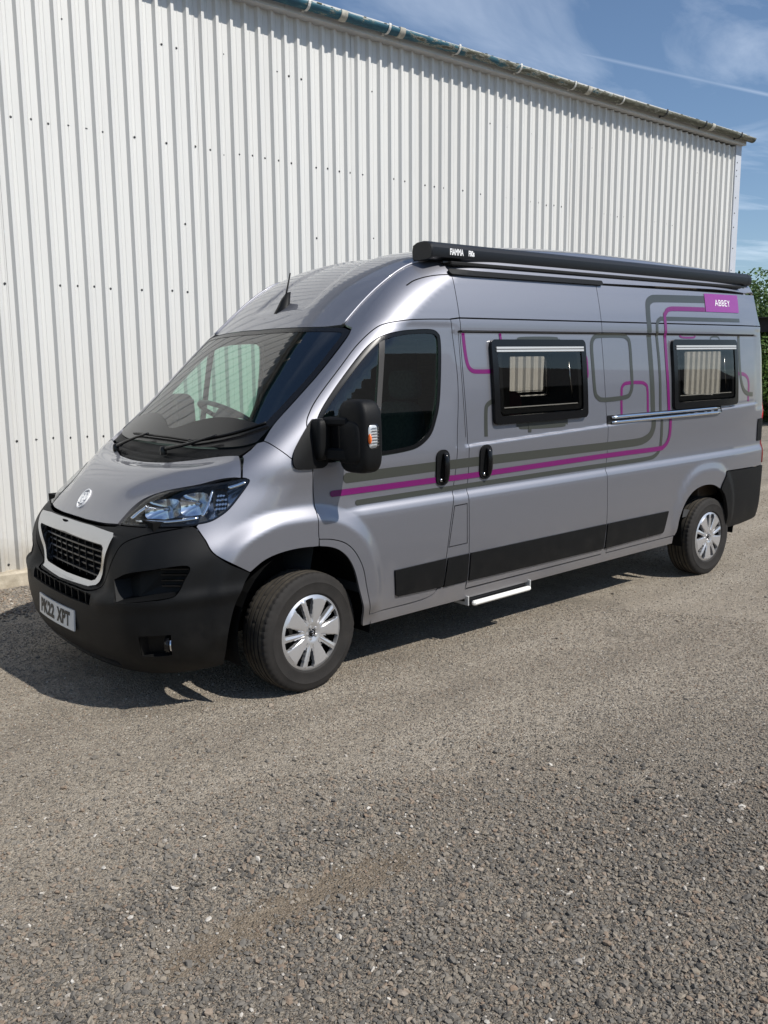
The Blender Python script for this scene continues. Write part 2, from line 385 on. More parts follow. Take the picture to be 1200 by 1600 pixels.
    dr = Nn('ShaderNodeMapRange'); dr.inputs[1].default_value = .56; dr.inputs[2].default_value = .66; dr.inputs[3].default_value = 1.0; dr.inputs[4].default_value = .74
    L(damp.outputs[0], dr.inputs[0])
    dm = Nn('ShaderNodeVectorMath'); dm.operation = 'SCALE'; L(c, dm.inputs[0]); L(dr.outputs[0], dm.inputs['Scale'])
    L(dm.outputs[0], b.inputs['Base Color'])
    b.inputs['Roughness'].default_value = .9; b.inputs['Specular IOR Level'].default_value = .25
    # relief
    h1 = Nn('ShaderNodeMath'); h1.operation = 'MULTIPLY'; L(v1.outputs['Distance'], h1.inputs[0]); L(sel.outputs[0], h1.inputs[1])
    h2 = Nn('ShaderNodeMath'); h2.operation = 'MULTIPLY_ADD'; L(v2.outputs['Distance'], h2.inputs[0]); h2.inputs[1].default_value = .45; L(h1.outputs[0], h2.inputs[2])
    h3 = Nn('ShaderNodeMath'); h3.operation = 'MULTIPLY_ADD'; L(grit.outputs[0], h3.inputs[0]); h3.inputs[1].default_value = -.35; L(h2.outputs[0], h3.inputs[2])
    bu = Nn('ShaderNodeBump'); bu.invert = True; bu.inputs['Strength'].default_value = 1.0; bu.inputs['Distance'].default_value = .012
    L(h3.outputs[0], bu.inputs['Height']); L(bu.outputs[0], b.inputs['Normal'])
    return m
M['ground'] = ground_material()
g = mesh_obj('ground', V, F, M['ground'], smooth=True); tag(g, kind='structure')

# ------------------------------------------------------------------ metal-clad building
M['clad'] = mat('off_white_coated_steel', (.612, .607, .582), .42, 0, .45, vary=.022, vscale=1.6, vmap=(4, 1, .35), rvary=.1)
M['clad2'] = mat('off_white_coated_steel_weathered', (.594, .588, .563), .46, 0, .45, vary=.03, vscale=1.9, vmap=(4, 1, .4), rvary=.1)
road_dust(M['clad'], .0, .55, .5, (.30, .25, .18), 4); road_dust(M['clad2'], .0, .6, .55, (.28, .235, .17), 4)
M['fascia'] = mat('grey_fascia_sheet', (.56, .56, .55), .45, 0, .45, vary=.08, vscale=3, vmap=(1, 1, 6))
M['flash'] = mat('grey_corner_flashing', (.47, .49, .53), .45, 0, .4, vary=.06, vscale=2)
M['screw'] = mat('dark_screw_cap', (.03, .03, .032), .5)
M['bracket_white'] = mat('white_bracket', (.62, .61, .57), .5, vary=.15, vscale=30)
M['joint'] = mat('weathered_joint', (.42, .40, .34), .6, vary=.35, vscale=25)
M['bracket_dark'] = mat('dark_bracket', (.03, .032, .034), .6)
M['roof_sheet'] = mat('roof_sheet', (.30, .30, .31), .6, vary=.1)
def gutter_material():
    m, t, b = new_mat('peeling_blue_gutter'); L = t.links.new; Nn = t.nodes.new
    co = Nn('ShaderNodeTexCoord')
    mp = Nn('ShaderNodeMapping'); mp.inputs['Scale'].default_value = (1.4, 5, 5); L(co.outputs['Object'], mp.inputs[0])
    n = Nn('ShaderNodeTexNoise'); n.inputs['Scale'].default_value = 3.2; n.inputs['Detail'].default_value = 9; n.inputs['Roughness'].default_value = .72; L(mp.outputs[0], n.inputs['Vector'])
    # the paint has gone more and more towards the far end
    se = Nn('ShaderNodeSeparateXYZ'); L(co.outputs['Object'], se.inputs[0])
    mr = Nn('ShaderNodeMapRange'); mr.inputs[1].default_value = 3.5; mr.inputs[2].default_value = 8.5; mr.inputs[3].default_value = -.11; mr.inputs[4].default_value = .13; L(se.outputs[0], mr.inputs[0])
    ad = Nn('ShaderNodeMath'); ad.operation = 'ADD'; L(n.outputs[0], ad.inputs[0]); L(mr.outputs[0], ad.inputs[1])
    r = Nn('ShaderNodeValToRGB'); L(ad.outputs[0], r.inputs[0]); e = r.color_ramp.elements
    e[0].position, e[0].color = .40, (.014, .075, .115, 1); e[1].position, e[1].color = .76, (.20, .19, .15, 1)
    for p, c in ((.47, (.03, .13, .175)), (.505, (.04, .075, .07)), (.53, (.40, .39, .34)), (.56, (.10, .10, .07)), (.64, (.075, .075, .05))):
        q = e.new(p); q.color = (*c, 1)
    L(r.outputs[0], b.inputs['Base Color']); b.inputs['Roughness'].default_value = .6
    bu = Nn('ShaderNodeBump'); bu.inputs['Strength'].default_value = .5; bu.inputs['Distance'].default_value = .004; L(n.outputs[0], bu.inputs['Height']); L(bu.outputs[0], b.inputs['Normal'])
    return m
M['gutter'] = gutter_material()
def concrete_material():
    m, t, b = new_mat('weathered_concrete'); L = t.links.new; Nn = t.nodes.new
    co = Nn('ShaderNodeTexCoord')
    n = Nn('ShaderNodeTexNoise'); n.inputs['Scale'].default_value = 9; n.inputs['Detail'].default_value = 9; n.inputs['Roughness'].default_value = .7; L(co.outputs['Object'], n.inputs['Vector'])
    r = Nn('ShaderNodeValToRGB'); L(n.outputs[0], r.inputs[0]); e = r.color_ramp.elements
    e[0].position, e[0].color = .3, (.26, .22, .16, 1); e[1].position, e[1].color = .7, (.52, .46, .36, 1)
    L(r.outputs[0], b.inputs['Base Color']); b.inputs['Roughness'].default_value = .9
    bu = Nn('ShaderNodeBump'); bu.inputs['Strength'].default_value = .7; bu.inputs['Distance'].default_value = .01; L(n.outputs[0], bu.inputs['Height']); L(bu.outputs[0], b.inputs['Normal'])
    return m
M['concrete'] = concrete_material()

MW = .02                                            # the wall runs almost parallel to the van
bld = empty('metal_clad_building', (0, 3.11, 0), (0, 0, -math.atan(MW)))
tag(bld, 'long off-white ribbed metal building behind the van, peeling blue gutter along its eave', 'building')
EAVE = lambda u: 5.19 + .0075*(u - 4)               # underside of the fascia climbs slightly to the right
U0, U1, PITCH_R, PH = -5.2, 12.10, .1515, .8725
TILT = .0035
def rib_profile(a, b):
    """(u, depth) outline of the trapezoid sheet between a and b; depth is towards the camera"""
    ev = []
    k0 = int(math.floor((a - PH)/PITCH_R)) - 1
    for k in range(k0, k0 + int((b-a)/PITCH_R) + 4):
        c = PH + k*PITCH_R
        ev += [(c - .0345, 0.), (c - .0135, .034), (c + .0135, .034), (c + .0345, 0.), (c + .0585, 0.), (c + .0625, .0032), (c + .0685, .0032), (c + .0725, 0.)]
    ev = [(u, d) for u, d in ev if a < u < b]
    us = [e[0] for e in ev]; ds = [e[1] for e in ev]
    f = lambda u: float(np.interp(u, us, ds)) if us[0] <= u <= us[-1] else 0.
    return [(a, f(a))] + ev + [(b, f(b))]
sheet_w = PITCH_R*6
k = 0; u = PH - .5*PITCH_R - sheet_w*7
while u < U1:
    a, b = max(u, U0), min(u + sheet_w, U1)
    if b - a > .05:
        pr = rib_profile(a, b); wob = .0025*(k % 2) + .001*rng.random()
        # the lap of one sheet over the next
        zs = [-.02, 1.3, 2.6, 3.9, 5.22]
        Vv = []; Ff = []
        for z in zs:
            for (uu, d) in pr: Vv.append((uu + .0006*math.sin(3*z + k), -(d + wob) - .0012*math.sin(1.7*z + 2.1*k), z))
        n = len(pr)
        for i in range(len(zs)-1):
            for j in range(n-1): Ff.append((i*n+j, i*n+j+1, (i+1)*n+j+1, (i+1)*n+j))
        mesh_obj('cladding_sheet', Vv, Ff, M['clad'] if k % 3 else M['clad2'], bld)
    u += sheet_w; k += 1
# screw heads in rows on the pans (some missing)
sm = MB()
def screw(u, z, r=.0085):
    sm.lathe([(0, -.009), (r*.62, -.0085), (r*.7, -.004), (r*1.25, -.003), (r*1.3, .001)], 8, 'y', (u, -.001, z))
rs = random.Random(5)
for z0, keep in ((1.13, .80), (2.45, .40), (3.785, .66), (4.62, .18), (.06, .9), (3.07, .08)):
    for k in range(-38, 75):
        c = PH + k*PITCH_R + PITCH_R/2 - .022
        if not (U0 + .1 < c < U1 - .05): continue
        if rs.random() < keep: screw(c + rs.uniform(-.012, .012), z0 + .0075*(c - 1) + rs.uniform(-.008, .008))
        if rs.random() < .035: screw(c + rs.uniform(-.03, .03), z0 + rs.uniform(-.12, .12), .007)
so = sm.build('fixing_screws', M['screw'], bld); tag(so, kind='stuff')
# eave: fascia, soffit, gutter
fa = MB()
seg = 12
for i in range(seg):
    a = U0 + (12.30 - U0)*i/seg; b = U0 + (12.30 - U0)*(i+1)/seg - .004
    za, zb = EAVE(a), EAVE(b)
    fa.add([(a, -.115, za), (b, -.115, zb), (b, -.115, zb + .17), (a, -.115, za + .17), (a, .10, za), (b, .10, zb), (b, .10, zb + .17), (a, .10, za + .17)],
           [(0, 1, 2, 3), (0, 4, 5, 1), (3, 2, 6, 7), (0, 3, 7, 4), (1, 5, 6, 2)])
fa.build('fascia', M['fascia'], bld)
gt = MB()
us = np.linspace(U0, 12.36, 60); R0 = .062
GC = lambda u: EAVE(u) + .085 + .006*math.sin(u*1.3)
ring = [(math.cos(t), math.sin(t)) for t in np.linspace(math.pi*1.0, math.pi*2.0, 13)]
Vv = []
for uu in us:
    for (c, s_) in ring: Vv.append((uu, -.185 + R0*c, GC(uu) + .012 + R0*s_))
    for (c, s_) in ring[::-1]: Vv.append((uu, -.185 + (R0-.005)*c, GC(uu) + .014 + (R0-.005)*s_))
n = 26
Ff = [(i*n+j, i*n+(j+1) % n, (i+1)*n+(j+1) % n, (i+1)*n+j) for i in range(len(us)-1) for j in range(n)]
Ff += [tuple(range(n)), tuple((len(us)-1)*n + i for i in range(n))[::-1]]
gut = mesh_obj('gutter', Vv, Ff, M['gutter'], bld, True)
# leaf litter and moss lying along the gutter's rim
lm = MB()
for k in range(260):
    uu = rng.uniform(U0, 12.2); s_ = rng.uniform(.006, .02)
    lm.box((uu, -.185 + rng.choice([-1, -1, 1])*rng.uniform(.035, .06), GC(uu) + .014 + rng.uniform(0, .006)), (s_*rng.uniform(1, 3), s_, s_*.5))
mo = lm.build('moss', mat('grey_moss', (.10, .10, .06), .95, vary=.4, vscale=20), gut); tag(mo, kind='stuff')
for i, uu in enumerate(np.arange(3.75 - 1.02*9, 12.2, 1.02)):
    if uu < U0: continue
    bm_ = MB()
    pts = [(uu, -.118, EAVE(uu) + .03), (uu, -.13, GC(uu) - .045)] + [(uu, -.185 + (R0+.006)*math.cos(t), GC(uu) + .012 + (R0+.006)*math.sin(t)) for t in np.linspace(math.pi*1.85, math.pi*1.0, 9)] + [(uu, -.25, GC(uu) + .03)]
    for a, b in zip(pts[:-1], pts[1:]):
        a = np.array(a); b = np.array(b); d = b - a; L_ = np.linalg.norm(d); d /= L_
        nrm = np.array([0, -d[2], d[1]])
        bm_.box((a+b)/2, (.028, L_*1.06, .006), R=np.array([[1, 0, 0], [0, d[1], -d[2]], [0, d[2], d[1]]]))
    bm_.build('gutter_bracket', M['bracket_white'] if uu < 9.4 else M['bracket_dark'], gut)
for uu in (-1.9, 1.05, 4.18, 4.95, 8.13, 11.1):
    un = MB(); un.tube([(uu - .04, -.185, GC(uu) + .008), (uu - .038, -.185, GC(uu) + .008), (uu + .038, -.185, GC(uu) + .008), (uu + .04, -.185, GC(uu) + .008)], [.064, .0685, .0685, .064], 18, True)
    # only the lower half of the collar shows
    un.V = [(x, y, min(z, GC(uu) + .026)) for x, y, z in un.V]
    un.build('gutter_joint', M['joint'], gut, angle=.8)
# corner flashing with its screws, the gable wall, roof and back
fl = MB(); fl.box((12.185, -.02, 2.6), (.17, .075, 5.35), ch=.004)
fo = fl.build('corner_flashing', M['flash'], bld)
fs = MB()
for z in (4.98, 4.86, 4.77, 4.44, 4.2, 3.98, 3.65, 3.3, 2.9, 2.5, 2.1, 1.6, 1.1, .6):
    fs.lathe([(0, -.006), (.008, -.005), (.011, .001)], 8, 'y', (12.145 + .006*math.sin(z*9), -.0585, z))
tag(fs.build('flashing_screws', M['screw'], fo), kind='stuff')
ga = MB(); ga.add([(12.2, .02, -.3), (12.2, 16, -.3), (12.2, 16, 5.3), (12.2, 8, 6.6), (12.2, .02, 5.35)], [(0, 1, 2, 3, 4)])
ga.add([(U0, .02, -.3), (U0, 16, -.3), (U0, 16, 5.3), (U0, 8, 6.6), (U0, .02, 5.35)], [(4, 3, 2, 1, 0)])
ga.add([(U0, 16, -.3), (12.2, 16, -.3), (12.2, 16, 5.3), (U0, 16, 5.3)], [(0, 1, 2, 3)])
ga.build('gable_walls', M['clad'], bld)
ro = MB()
ro.add([(U0, -.10, 5.285), (12.3, -.10, 5.415), (12.3, 8, 6.75), (U0, 8, 6.75), (12.3, 16.2, 5.4), (U0, 16.2, 5.4)], [(0, 1, 2, 3), (3, 2, 4, 5)])
ro.build('roof', M['roof_sheet'], bld)
pl = MB()
us = np.linspace(U0, 12.3, 70)
prf = [(-.02, -.001), (.085, -.004), (.10, -.022), (.112, -.20), (.116, -.3)]
Vv = [(uu, -d - .006*math.sin(uu*5.1) - .004*math.sin(uu*17), z + .006*math.sin(uu*3.3)) for uu in us for d, z in prf]
n = len(prf); Ff = [(i*n+j, (i+1)*n+j, (i+1)*n+j+1, i*n+j+1) for i in range(len(us)-1) for j in range(n-1)]
mesh_obj('concrete_plinth', Vv, Ff, M['concrete'], bld, False)
# ---- van surface: an implicit body, metres, x backwards from the nose, y across, z up ----
def pch(xs, ys):
    """monotone cubic interpolator (Fritsch-Carlson)"""
    xs = np.array(xs, float); ys = np.array(ys, float)
    h = np.diff(xs); d = np.diff(ys) / h
    m = np.zeros_like(xs); m[0] = d[0]; m[-1] = d[-1]
    for i in range(1, len(xs) - 1):
        if d[i-1] * d[i] > 0:
            w1 = 2*h[i] + h[i-1]; w2 = h[i] + 2*h[i-1]
            m[i] = (w1 + w2) / (w1/d[i-1] + w2/d[i])
    def f(x):
        x = np.asarray(x, float)
        i = np.clip(np.searchsorted(xs, x) - 1, 0, len(xs) - 2)
        t = (x - xs[i]) / h[i]
        lo = x < xs[0]; hi = x > xs[-1]
        r = ((2*t**3 - 3*t**2 + 1)*ys[i] + (t**3 - 2*t**2 + t)*h[i]*m[i]
             + (-2*t**3 + 3*t**2)*ys[i+1] + (t**3 - t**2)*h[i]*m[i+1])
        r = np.where(lo, ys[0] + m[0]*(x - xs[0]), r)
        return np.where(hi, ys[-1] + m[-1]*(x - xs[-1]), r)
    return f
def sst(a, b, x):
    t = np.clip((x - a) / (b - a), 0, 1)
    return t*t*(3 - 2*t)
def smoothed(f, lo, hi, sig):
    """tabulated and blurred, so that the paint's reflections run without ripples"""
    g = np.arange(lo - 4*sig, hi + 4*sig, .002); k = np.arange(-int(3*sig/.002), int(3*sig/.002) + 1)*.002
    w = np.exp(-.5*(k/sig)**2); w /= w.sum(); n = len(k)//2
    v = np.convolve(np.pad(f(g), n, mode='edge'), w, mode='valid')
    c1 = np.gradient(v, .002)
    def h(x):
        x = np.asarray(x, float); i = np.clip(((x - g[0])/.002).astype(int), 0, len(g) - 2); t = (x - g[i])/.002
        return ((2*t**3 - 3*t**2 + 1)*v[i] + (t**3 - 2*t**2 + t)*.002*c1[i] + (-2*t**3 + 3*t**2)*v[i+1] + (t**3 - t**2)*.002*c1[i+1])
    return h
lin = lambda xs, ys: (lambda x: np.interp(x, xs, ys))
nose0 = pch([.10, .15, .20, .26, .34, .45, .53, .59, .64, .76, .86, .905, .935, .98, 1.03, 1.12, 1.23, 1.30, 1.36, 1.65, 1.91, 2.0, 2.1, 2.2, 2.3, 2.38, 2.44, 2.50, 2.54],
           [.30, .15, .06, .01, -.02, -.025, -.022, -.01, .015, .038, .06, .08, .11, .15, .205, .34, .55, .63, .70, 1.02, 1.31, 1.42, 1.545, 1.685, 1.86, 2.05, 2.25, 2.60, 3.1])
ledge = lambda z: .042*sst(.590, .622, z)*(1 - sst(.68, .90, z))
bow0 = pch([.1, .3, .55, .65, .78, .87, .93, 1.0, 1.13, 1.25, 1.33, 1.6, 1.9, 2.2, 2.45], [.18, .12, .095, .09, .092, .115, .145, .165, .14, .10, .11, .125, .125, .11, .12])
sideprof = pch([.12, .20, .27, .33, .40, .55, .75, .88, .902, .925, .953, 1.0, 1.10, 1.18, 1.205, 1.216, 1.226, 1.26, 1.5, 1.7, 1.86, 1.883, 1.897, 1.93, 2.0, 2.12, 2.22, 2.32, 2.42, 2.5],
               [.90, .95, .978, .990, 1.000, 1.010, 1.016, 1.0178, 1.0165, 1.010, .9965, .993, .997, 1.000, 1.0005, .9985, .9875, .986, .978, .966, .952, .950, .957, .956, .946, .922, .897, .862, .815, .77])
rcorner0 = pch([.1, .3, .6, .9, 1.1, 1.3, 1.6, 1.95, 2.2, 2.5], [.16, .22, .22, .235, .22, .12, .10, .13, .17, .20])
bow = smoothed(bow0, .05, 2.7, .035); rcorner = smoothed(rcorner0, .05, 2.7, .05)
nose_s = smoothed(nose0, .05, 2.7, .022); nose = lambda z: nose0(z)*(1 - sst(.92, .99, z)) + nose_s(z)*sst(.92, .99, z)
nose_w = smoothed(nose0, .05, 2.7, .075)
plainp = smoothed(lin([.0, .85, .95, 1.05, 1.2, 1.5, 1.88, 1.95, 2.6], [1.0165, 1.0165, 1.002, .998, 1.0, .978, .956, .953, .75]), .0, 2.6, .03)
wingf = smoothed(lin([.0, .1, .27, .40, .6, .8, .95, 1.05, 2.6], [.87, .90, .970, .984, .992, .996, .999, .998, .998]), 0, 2.6, .04)
roofc = smoothed(lin([-1, 1.5, 2.4, 3.2, 4.5, 5.95, 7], [2.52, 2.52, 2.505, 2.51, 2.50, 2.47, 2.44]), -1, 7, .12)
rearc = smoothed(lin([-.1, .2, .4, 1.2, 1.7, 2.2, 2.45, 2.8], [5.86, 5.93, 5.985, 5.995, 5.985, 5.92, 5.84, 5.7]), -.1, 2.8, .05)
AXF, AXR, ARZ = .948, 4.983, .33
def side_s(x, z):
    # the waist pressing climbs slightly towards the rear
    lift = np.clip(x - 2.15, 0, 9)*.0276
    w = sst(.95, 1.15, z)*(1 - sst(1.45, 1.75, z))
    zz = z - lift*w
    # the waist step and the window recess only exist from the sliding door back
    s = sideprof(zz)
    plain = plainp(z)
    k = sst(2.02, 2.12, x)*(1 - sst(5.68, 5.74, x))
    kk = 1 - (1 - k)*sst(1.12, 1.19, zz)*(1 - sst(1.91, 1.95, zz))
    s = plain*(1-kk) + s*kk
    # ahead of the cab door's middle the lower shelf runs out into the wheel arch
    wingp = wingf(z)
    k2 = 1 - (1 - sst(1.10, 1.36, x))*(1 - sst(.96, 1.12, z))
    s = wingp*(1-k2) + s*k2
    s = s - .085*np.clip((1.35 - x)/1.35, 0, 2)**2 - .02*np.clip((.75-x)/.75, 0, 2)**2
    s = s - .05*np.clip((x - 5.0)/.95, 0, 2)**2
    # wheel arch flares, flat-topped
    for cx, cz, a, b, amp in ((.90, .40, .52, .57, .036), (4.87, .30, .46, .56, .017)):
        r = ((np.abs(x - cx)/a)**2.6 + (np.abs(np.maximum(z - cz, 0))/b)**2.6)**(1/2.6)
        s = s + amp*(1 - sst(.90, 1.07, r))*sst(.28, .42, z)
    return s
def roof_z(x, y):
    zc = roofc(x)
    return zc - .05*(np.abs(y)/.8)**2.5
def rear_x(y, z):
    return rearc(z) - .045*(np.abs(y)/.9)**2
def rint(a, b, r):
    u = np.maximum(r + a, 0); v = np.maximum(r + b, 0)
    return np.minimum(-r, np.maximum(a, b)) + np.hypot(u, v)
def G(P):
    x, y, z = P[..., 0], np.abs(P[..., 1]), P[..., 2]
    e = 1e-3
    h = (y/.8)**2.2
    lk = 1 - sst(.40, .56, y)
    ky = sst(.50, .80, y)
    fn = lambda q: nose(q)*(1 - ky) + nose_w(q)*ky + ledge(q)*lk + bow(q)*h
    f = fn(z)
    fz = (fn(z + e) - f)/e
    fy = bow(z)*2.2*(y/.8)**1.2/.8
    a = (f - x)/np.sqrt(1 + fz**2 + fy**2)
    b = y - side_s(x, z)
    c = z - roof_z(x, y)
    d = x - rear_x(y, z)
    g = rint(a, b, rcorner(z))
    g = rint(g, d, .10)
    return rint(g, c, .16)
def lift(O, D, t0, t1, n=26):
    """first crossing from outside (t0) to inside (t1) along O + t D"""
    O = np.asarray(O, float); D = np.broadcast_to(np.asarray(D, float), O.shape)
    lo = np.full(len(O), float(t0)); hi = np.full(len(O), float(t1))
    K = 48
    found = np.zeros(len(O), bool)
    prev = lo.copy()
    for k in range(1, K+1):
        t = t0 + (t1 - t0)*k/K
        ins = (G(O + t*D) < 0) & ~found
        hi[ins] = t; lo[ins] = prev[ins]; found |= ins
        prev[:] = t
    for _ in range(n):
        mid = (lo + hi)/2
        ins = G(O + mid[:, None]*D) < 0
        hi = np.where(ins, mid, hi); lo = np.where(ins, lo, mid)
    t = (lo + hi)/2
    return O + t[:, None]*D, found
def normals(P):
    e = 2e-3
    n = np.stack([G(P + d) - G(P - d) for d in (np.array([e, 0, 0]), np.array([0, e, 0]), np.array([0, 0, e]))], -1)
    return n/np.maximum(np.linalg.norm(n, axis=1, keepdims=True), 1e-9)
# ---- end of van surface ----
# ------------------------------------------------------------------ campervan: panels cut out of the body surface
RAKE = .015957                                        # unladen, it sits a little nose down
van = empty('campervan', (AXF, 0, 0), (0, -RAKE, 0))
tag(van, 'silver grey high-roof campervan with magenta and olive striped graphics and a roof awning', 'campervan')
SH = np.array([AXF, 0, 0])                            # body coordinates -> van's local coordinates
def world_to_body(P):
    x, y, z = P[0] - AXF, P[1], P[2]; c, s = math.cos(RAKE), math.sin(RAKE)
    return np.array([AXF + x*c + z*s, y, -x*s + z*c])
class MapS:                                           # looked at from the near side
    def fwd(s, P): P = np.atleast_2d(P); return P[:, [0, 2]] if P.shape[1] == 3 else P
    def inv(s, uv): return lift(np.stack([uv[:, 0], np.full(len(uv), -1.35), uv[:, 1]], 1), (0, 1., 0), 0, 1.35)[0]
class MapF:                                           # from the front
    def fwd(s, P): P = np.atleast_2d(P); return P[:, [1, 2]] if P.shape[1] == 3 else P
    def inv(s, uv): return lift(np.stack([np.full(len(uv), -.4), uv[:, 0], uv[:, 1]], 1), (1., 0, 0), 0, 2.)[0]
class MapR:                                           # from the rear
    def fwd(s, P): P = np.atleast_2d(P); return P[:, [1, 2]] if P.shape[1] == 3 else P
    def inv(s, uv): return lift(np.stack([np.full(len(uv), 6.4), uv[:, 0], uv[:, 1]], 1), (-1., 0, 0), 0, 2.)[0]
class MapT:                                           # from above
    def fwd(s, P): P = np.atleast_2d(P); return P[:, [0, 1]] if P.shape[1] == 3 else P
    def inv(s, uv): return lift(np.stack([uv[:, 0], uv[:, 1], np.full(len(uv), 2.9)], 1), (0, 0, -1.), 0, 2.4)[0]
class MapX:                                           # fanned about a lengthwise axis
    z0 = 1.15
    def fwd(s, P): P = np.atleast_2d(P); return np.stack([P[:, 0], np.arctan2(P[:, 1], P[:, 2] - s.z0)], 1)
    def inv(s, uv):
        D = np.stack([np.zeros(len(uv)), np.sin(uv[:, 1]), np.cos(uv[:, 1])], 1)
        O = np.stack([uv[:, 0], np.zeros(len(uv)), np.full(len(uv), s.z0)], 1) + 1.8*D
        return lift(O, -D, 0, 1.75)[0]
class MapZ:                                           # fanned about an upright axis in the cab
    x0 = 1.3
    def fwd(s, P): P = np.atleast_2d(P); return np.stack([np.arctan2(P[:, 1], s.x0 - P[:, 0]), P[:, 2]], 1)
    def inv(s, uv):
        D = np.stack([-np.cos(uv[:, 0]), np.sin(uv[:, 0]), np.zeros(len(uv))], 1)
        O = np.stack([np.full(len(uv), s.x0), np.zeros(len(uv)), uv[:, 1]], 1) + 1.9*D
        return lift(O, -D, 0, 1.85)[0]
S, Fm, Rm, Tm, Xm, Zm = MapS(), MapF(), MapR(), MapT(), MapX(), MapZ()
def cr(P, n=6):
    """Catmull-Rom through an open run of points"""
    P = np.array(P, float)
    if len(P) < 3: return P
    Q = np.vstack([2*P[0]-P[1], P, 2*P[-1]-P[-2]]); out = []
    for i in range(1, len(Q)-2):
        p0, p1, p2, p3 = Q[i-1:i+3]
        for t in np.arange(n)/n:
            out.append(.5*((2*p1) + (-p0+p2)*t + (2*p0-5*p1+4*p2-p3)*t*t + (-p0+3*p1-3*p2+p3)*t**3))
    out.append(P[-1]); return np.array(out)
def crc(P, n=6):
    """closed Catmull-Rom"""
    P = np.array(P, float); k = len(P)
    return cr(np.vstack([P[-2:], P, P[:2]]), n)[2*n:(2+k)*n]
def cat(*runs): return np.vstack([np.asarray(r, float) for r in runs])
def rrect(x0, x1, z0, z1, r, n=5, skew=0.):
    P = []
    for cx, cz, a0 in ((x1-r, z1-r, 0), (x0+r, z1-r, 90), (x0+r, z0+r, 180), (x1-r, z0+r, 270)):
        for i in range(n+1):
            a = math.radians(a0 + 90*i/n); P.append((cx + r*math.cos(a), cz + r*math.sin(a)))
    P = np.array(P)
    P[:, 0] += skew*(P[:, 1] - z1)
    return P
def area2(P): x, y = P[:, 0], P[:, 1]; return np.sum(x*np.roll(y, -1) - np.roll(x, -1)*y)/2
def resample(P, h):
    Q = []
    for a, b in zip(P, np.roll(P, -1, 0)):
        L_ = np.linalg.norm(b-a)
        if L_ < 1e-6: continue
        k = max(1, int(math.ceil(L_/h)))
        for i in range(k): Q.append(a + (b-a)*i/k)
    return np.array(Q)
def inset(P, d):
    if abs(d) < 1e-9: return P
    s = np.sign(area2(P)); n = len(P)
    e = np.roll(P, -1, 0) - P; e /= np.maximum(np.linalg.norm(e, axis=1, keepdims=True), 1e-9)
    nr = np.stack([-e[:, 1], e[:, 0]], 1)*s
    m = nr + np.roll(nr, 1, 0); L2 = np.maximum((m*m).sum(1, keepdims=True), .6)
    return P + d*2*m/L2
def inside(P, Q):
    """are the points Q in polygon P"""
    r = np.zeros(len(Q), bool); x, y = Q[:, 0], Q[:, 1]
    for a, b in zip(P, np.roll(P, -1, 0)):
        c = (a[1] > y) != (b[1] > y)
        if not c.any(): continue
        xi = a[0] + (y - a[1])/(b[1]-a[1] + 1e-15)*(b[0]-a[0])
        r ^= c & (x < xi)
    return r
def dist_to(P, Q):
    d = np.full(len(Q), 9.)
    for a, b in zip(P, np.roll(P, -1, 0)):
        e = b-a; L2 = max(e@e, 1e-12)
        t = np.clip(((Q-a)@e)/L2, 0, 1); d = np.minimum(d, np.linalg.norm(Q - a - t[:, None]*e, axis=1))
    return d
def tri_region(outer, holes, step, h):
    """triangulated region of the plane with a regular filling"""
    loops = [resample(P, h) for P in [outer] + holes]
    lo, hi = outer.min(0), outer.max(0)
    gx_, gy_ = np.arange(lo[0] + step[0]/2, hi[0], step[0]), np.arange(lo[1] + step[1]/2, hi[1], step[1])
    Gd = np.stack(np.meshgrid(gx_, gy_, indexing='ij'), -1).reshape(-1, 2)
    keep = inside(loops[0], Gd)
    for L_ in loops[1:]: keep &= ~inside(L_, Gd)
    Gd = Gd[keep]
    if len(Gd):
        m = .35*min(step); d = np.min([dist_to(L_, Gd) for L_ in loops], 0); Gd = Gd[d > m]
    pts = []; edges = []
    for L_ in loops:
        b = len(pts); pts += [Vector(p) for p in L_]; edges += [(b+i, b+(i+1) % len(L_)) for i in range(len(L_))]
    pts += [Vector(p) for p in Gd]
    V2, E2, F2, *_ = delaunay_2d_cdt(pts, edges, [], 0, 1e-7)
    V2 = np.array([(v.x, v.y) for v in V2]); F2 = np.array([f for f in F2 if len(f) == 3])
    c = V2[F2].mean(1); ok = inside(loops[0], c)
    for L_ in loops[1:]: ok &= ~inside(L_, c)
    a = V2[F2]; ar = np.abs((a[:, 1, 0]-a[:, 0, 0])*(a[:, 2, 1]-a[:, 0, 1]) - (a[:, 2, 0]-a[:, 0, 0])*(a[:, 1, 1]-a[:, 0, 1]))
    F2 = F2[ok & (ar > 1e-10)]
    used = np.unique(F2); mp_ = -np.ones(len(V2), int); mp_[used] = np.arange(len(used))
    return V2[used], mp_[F2]
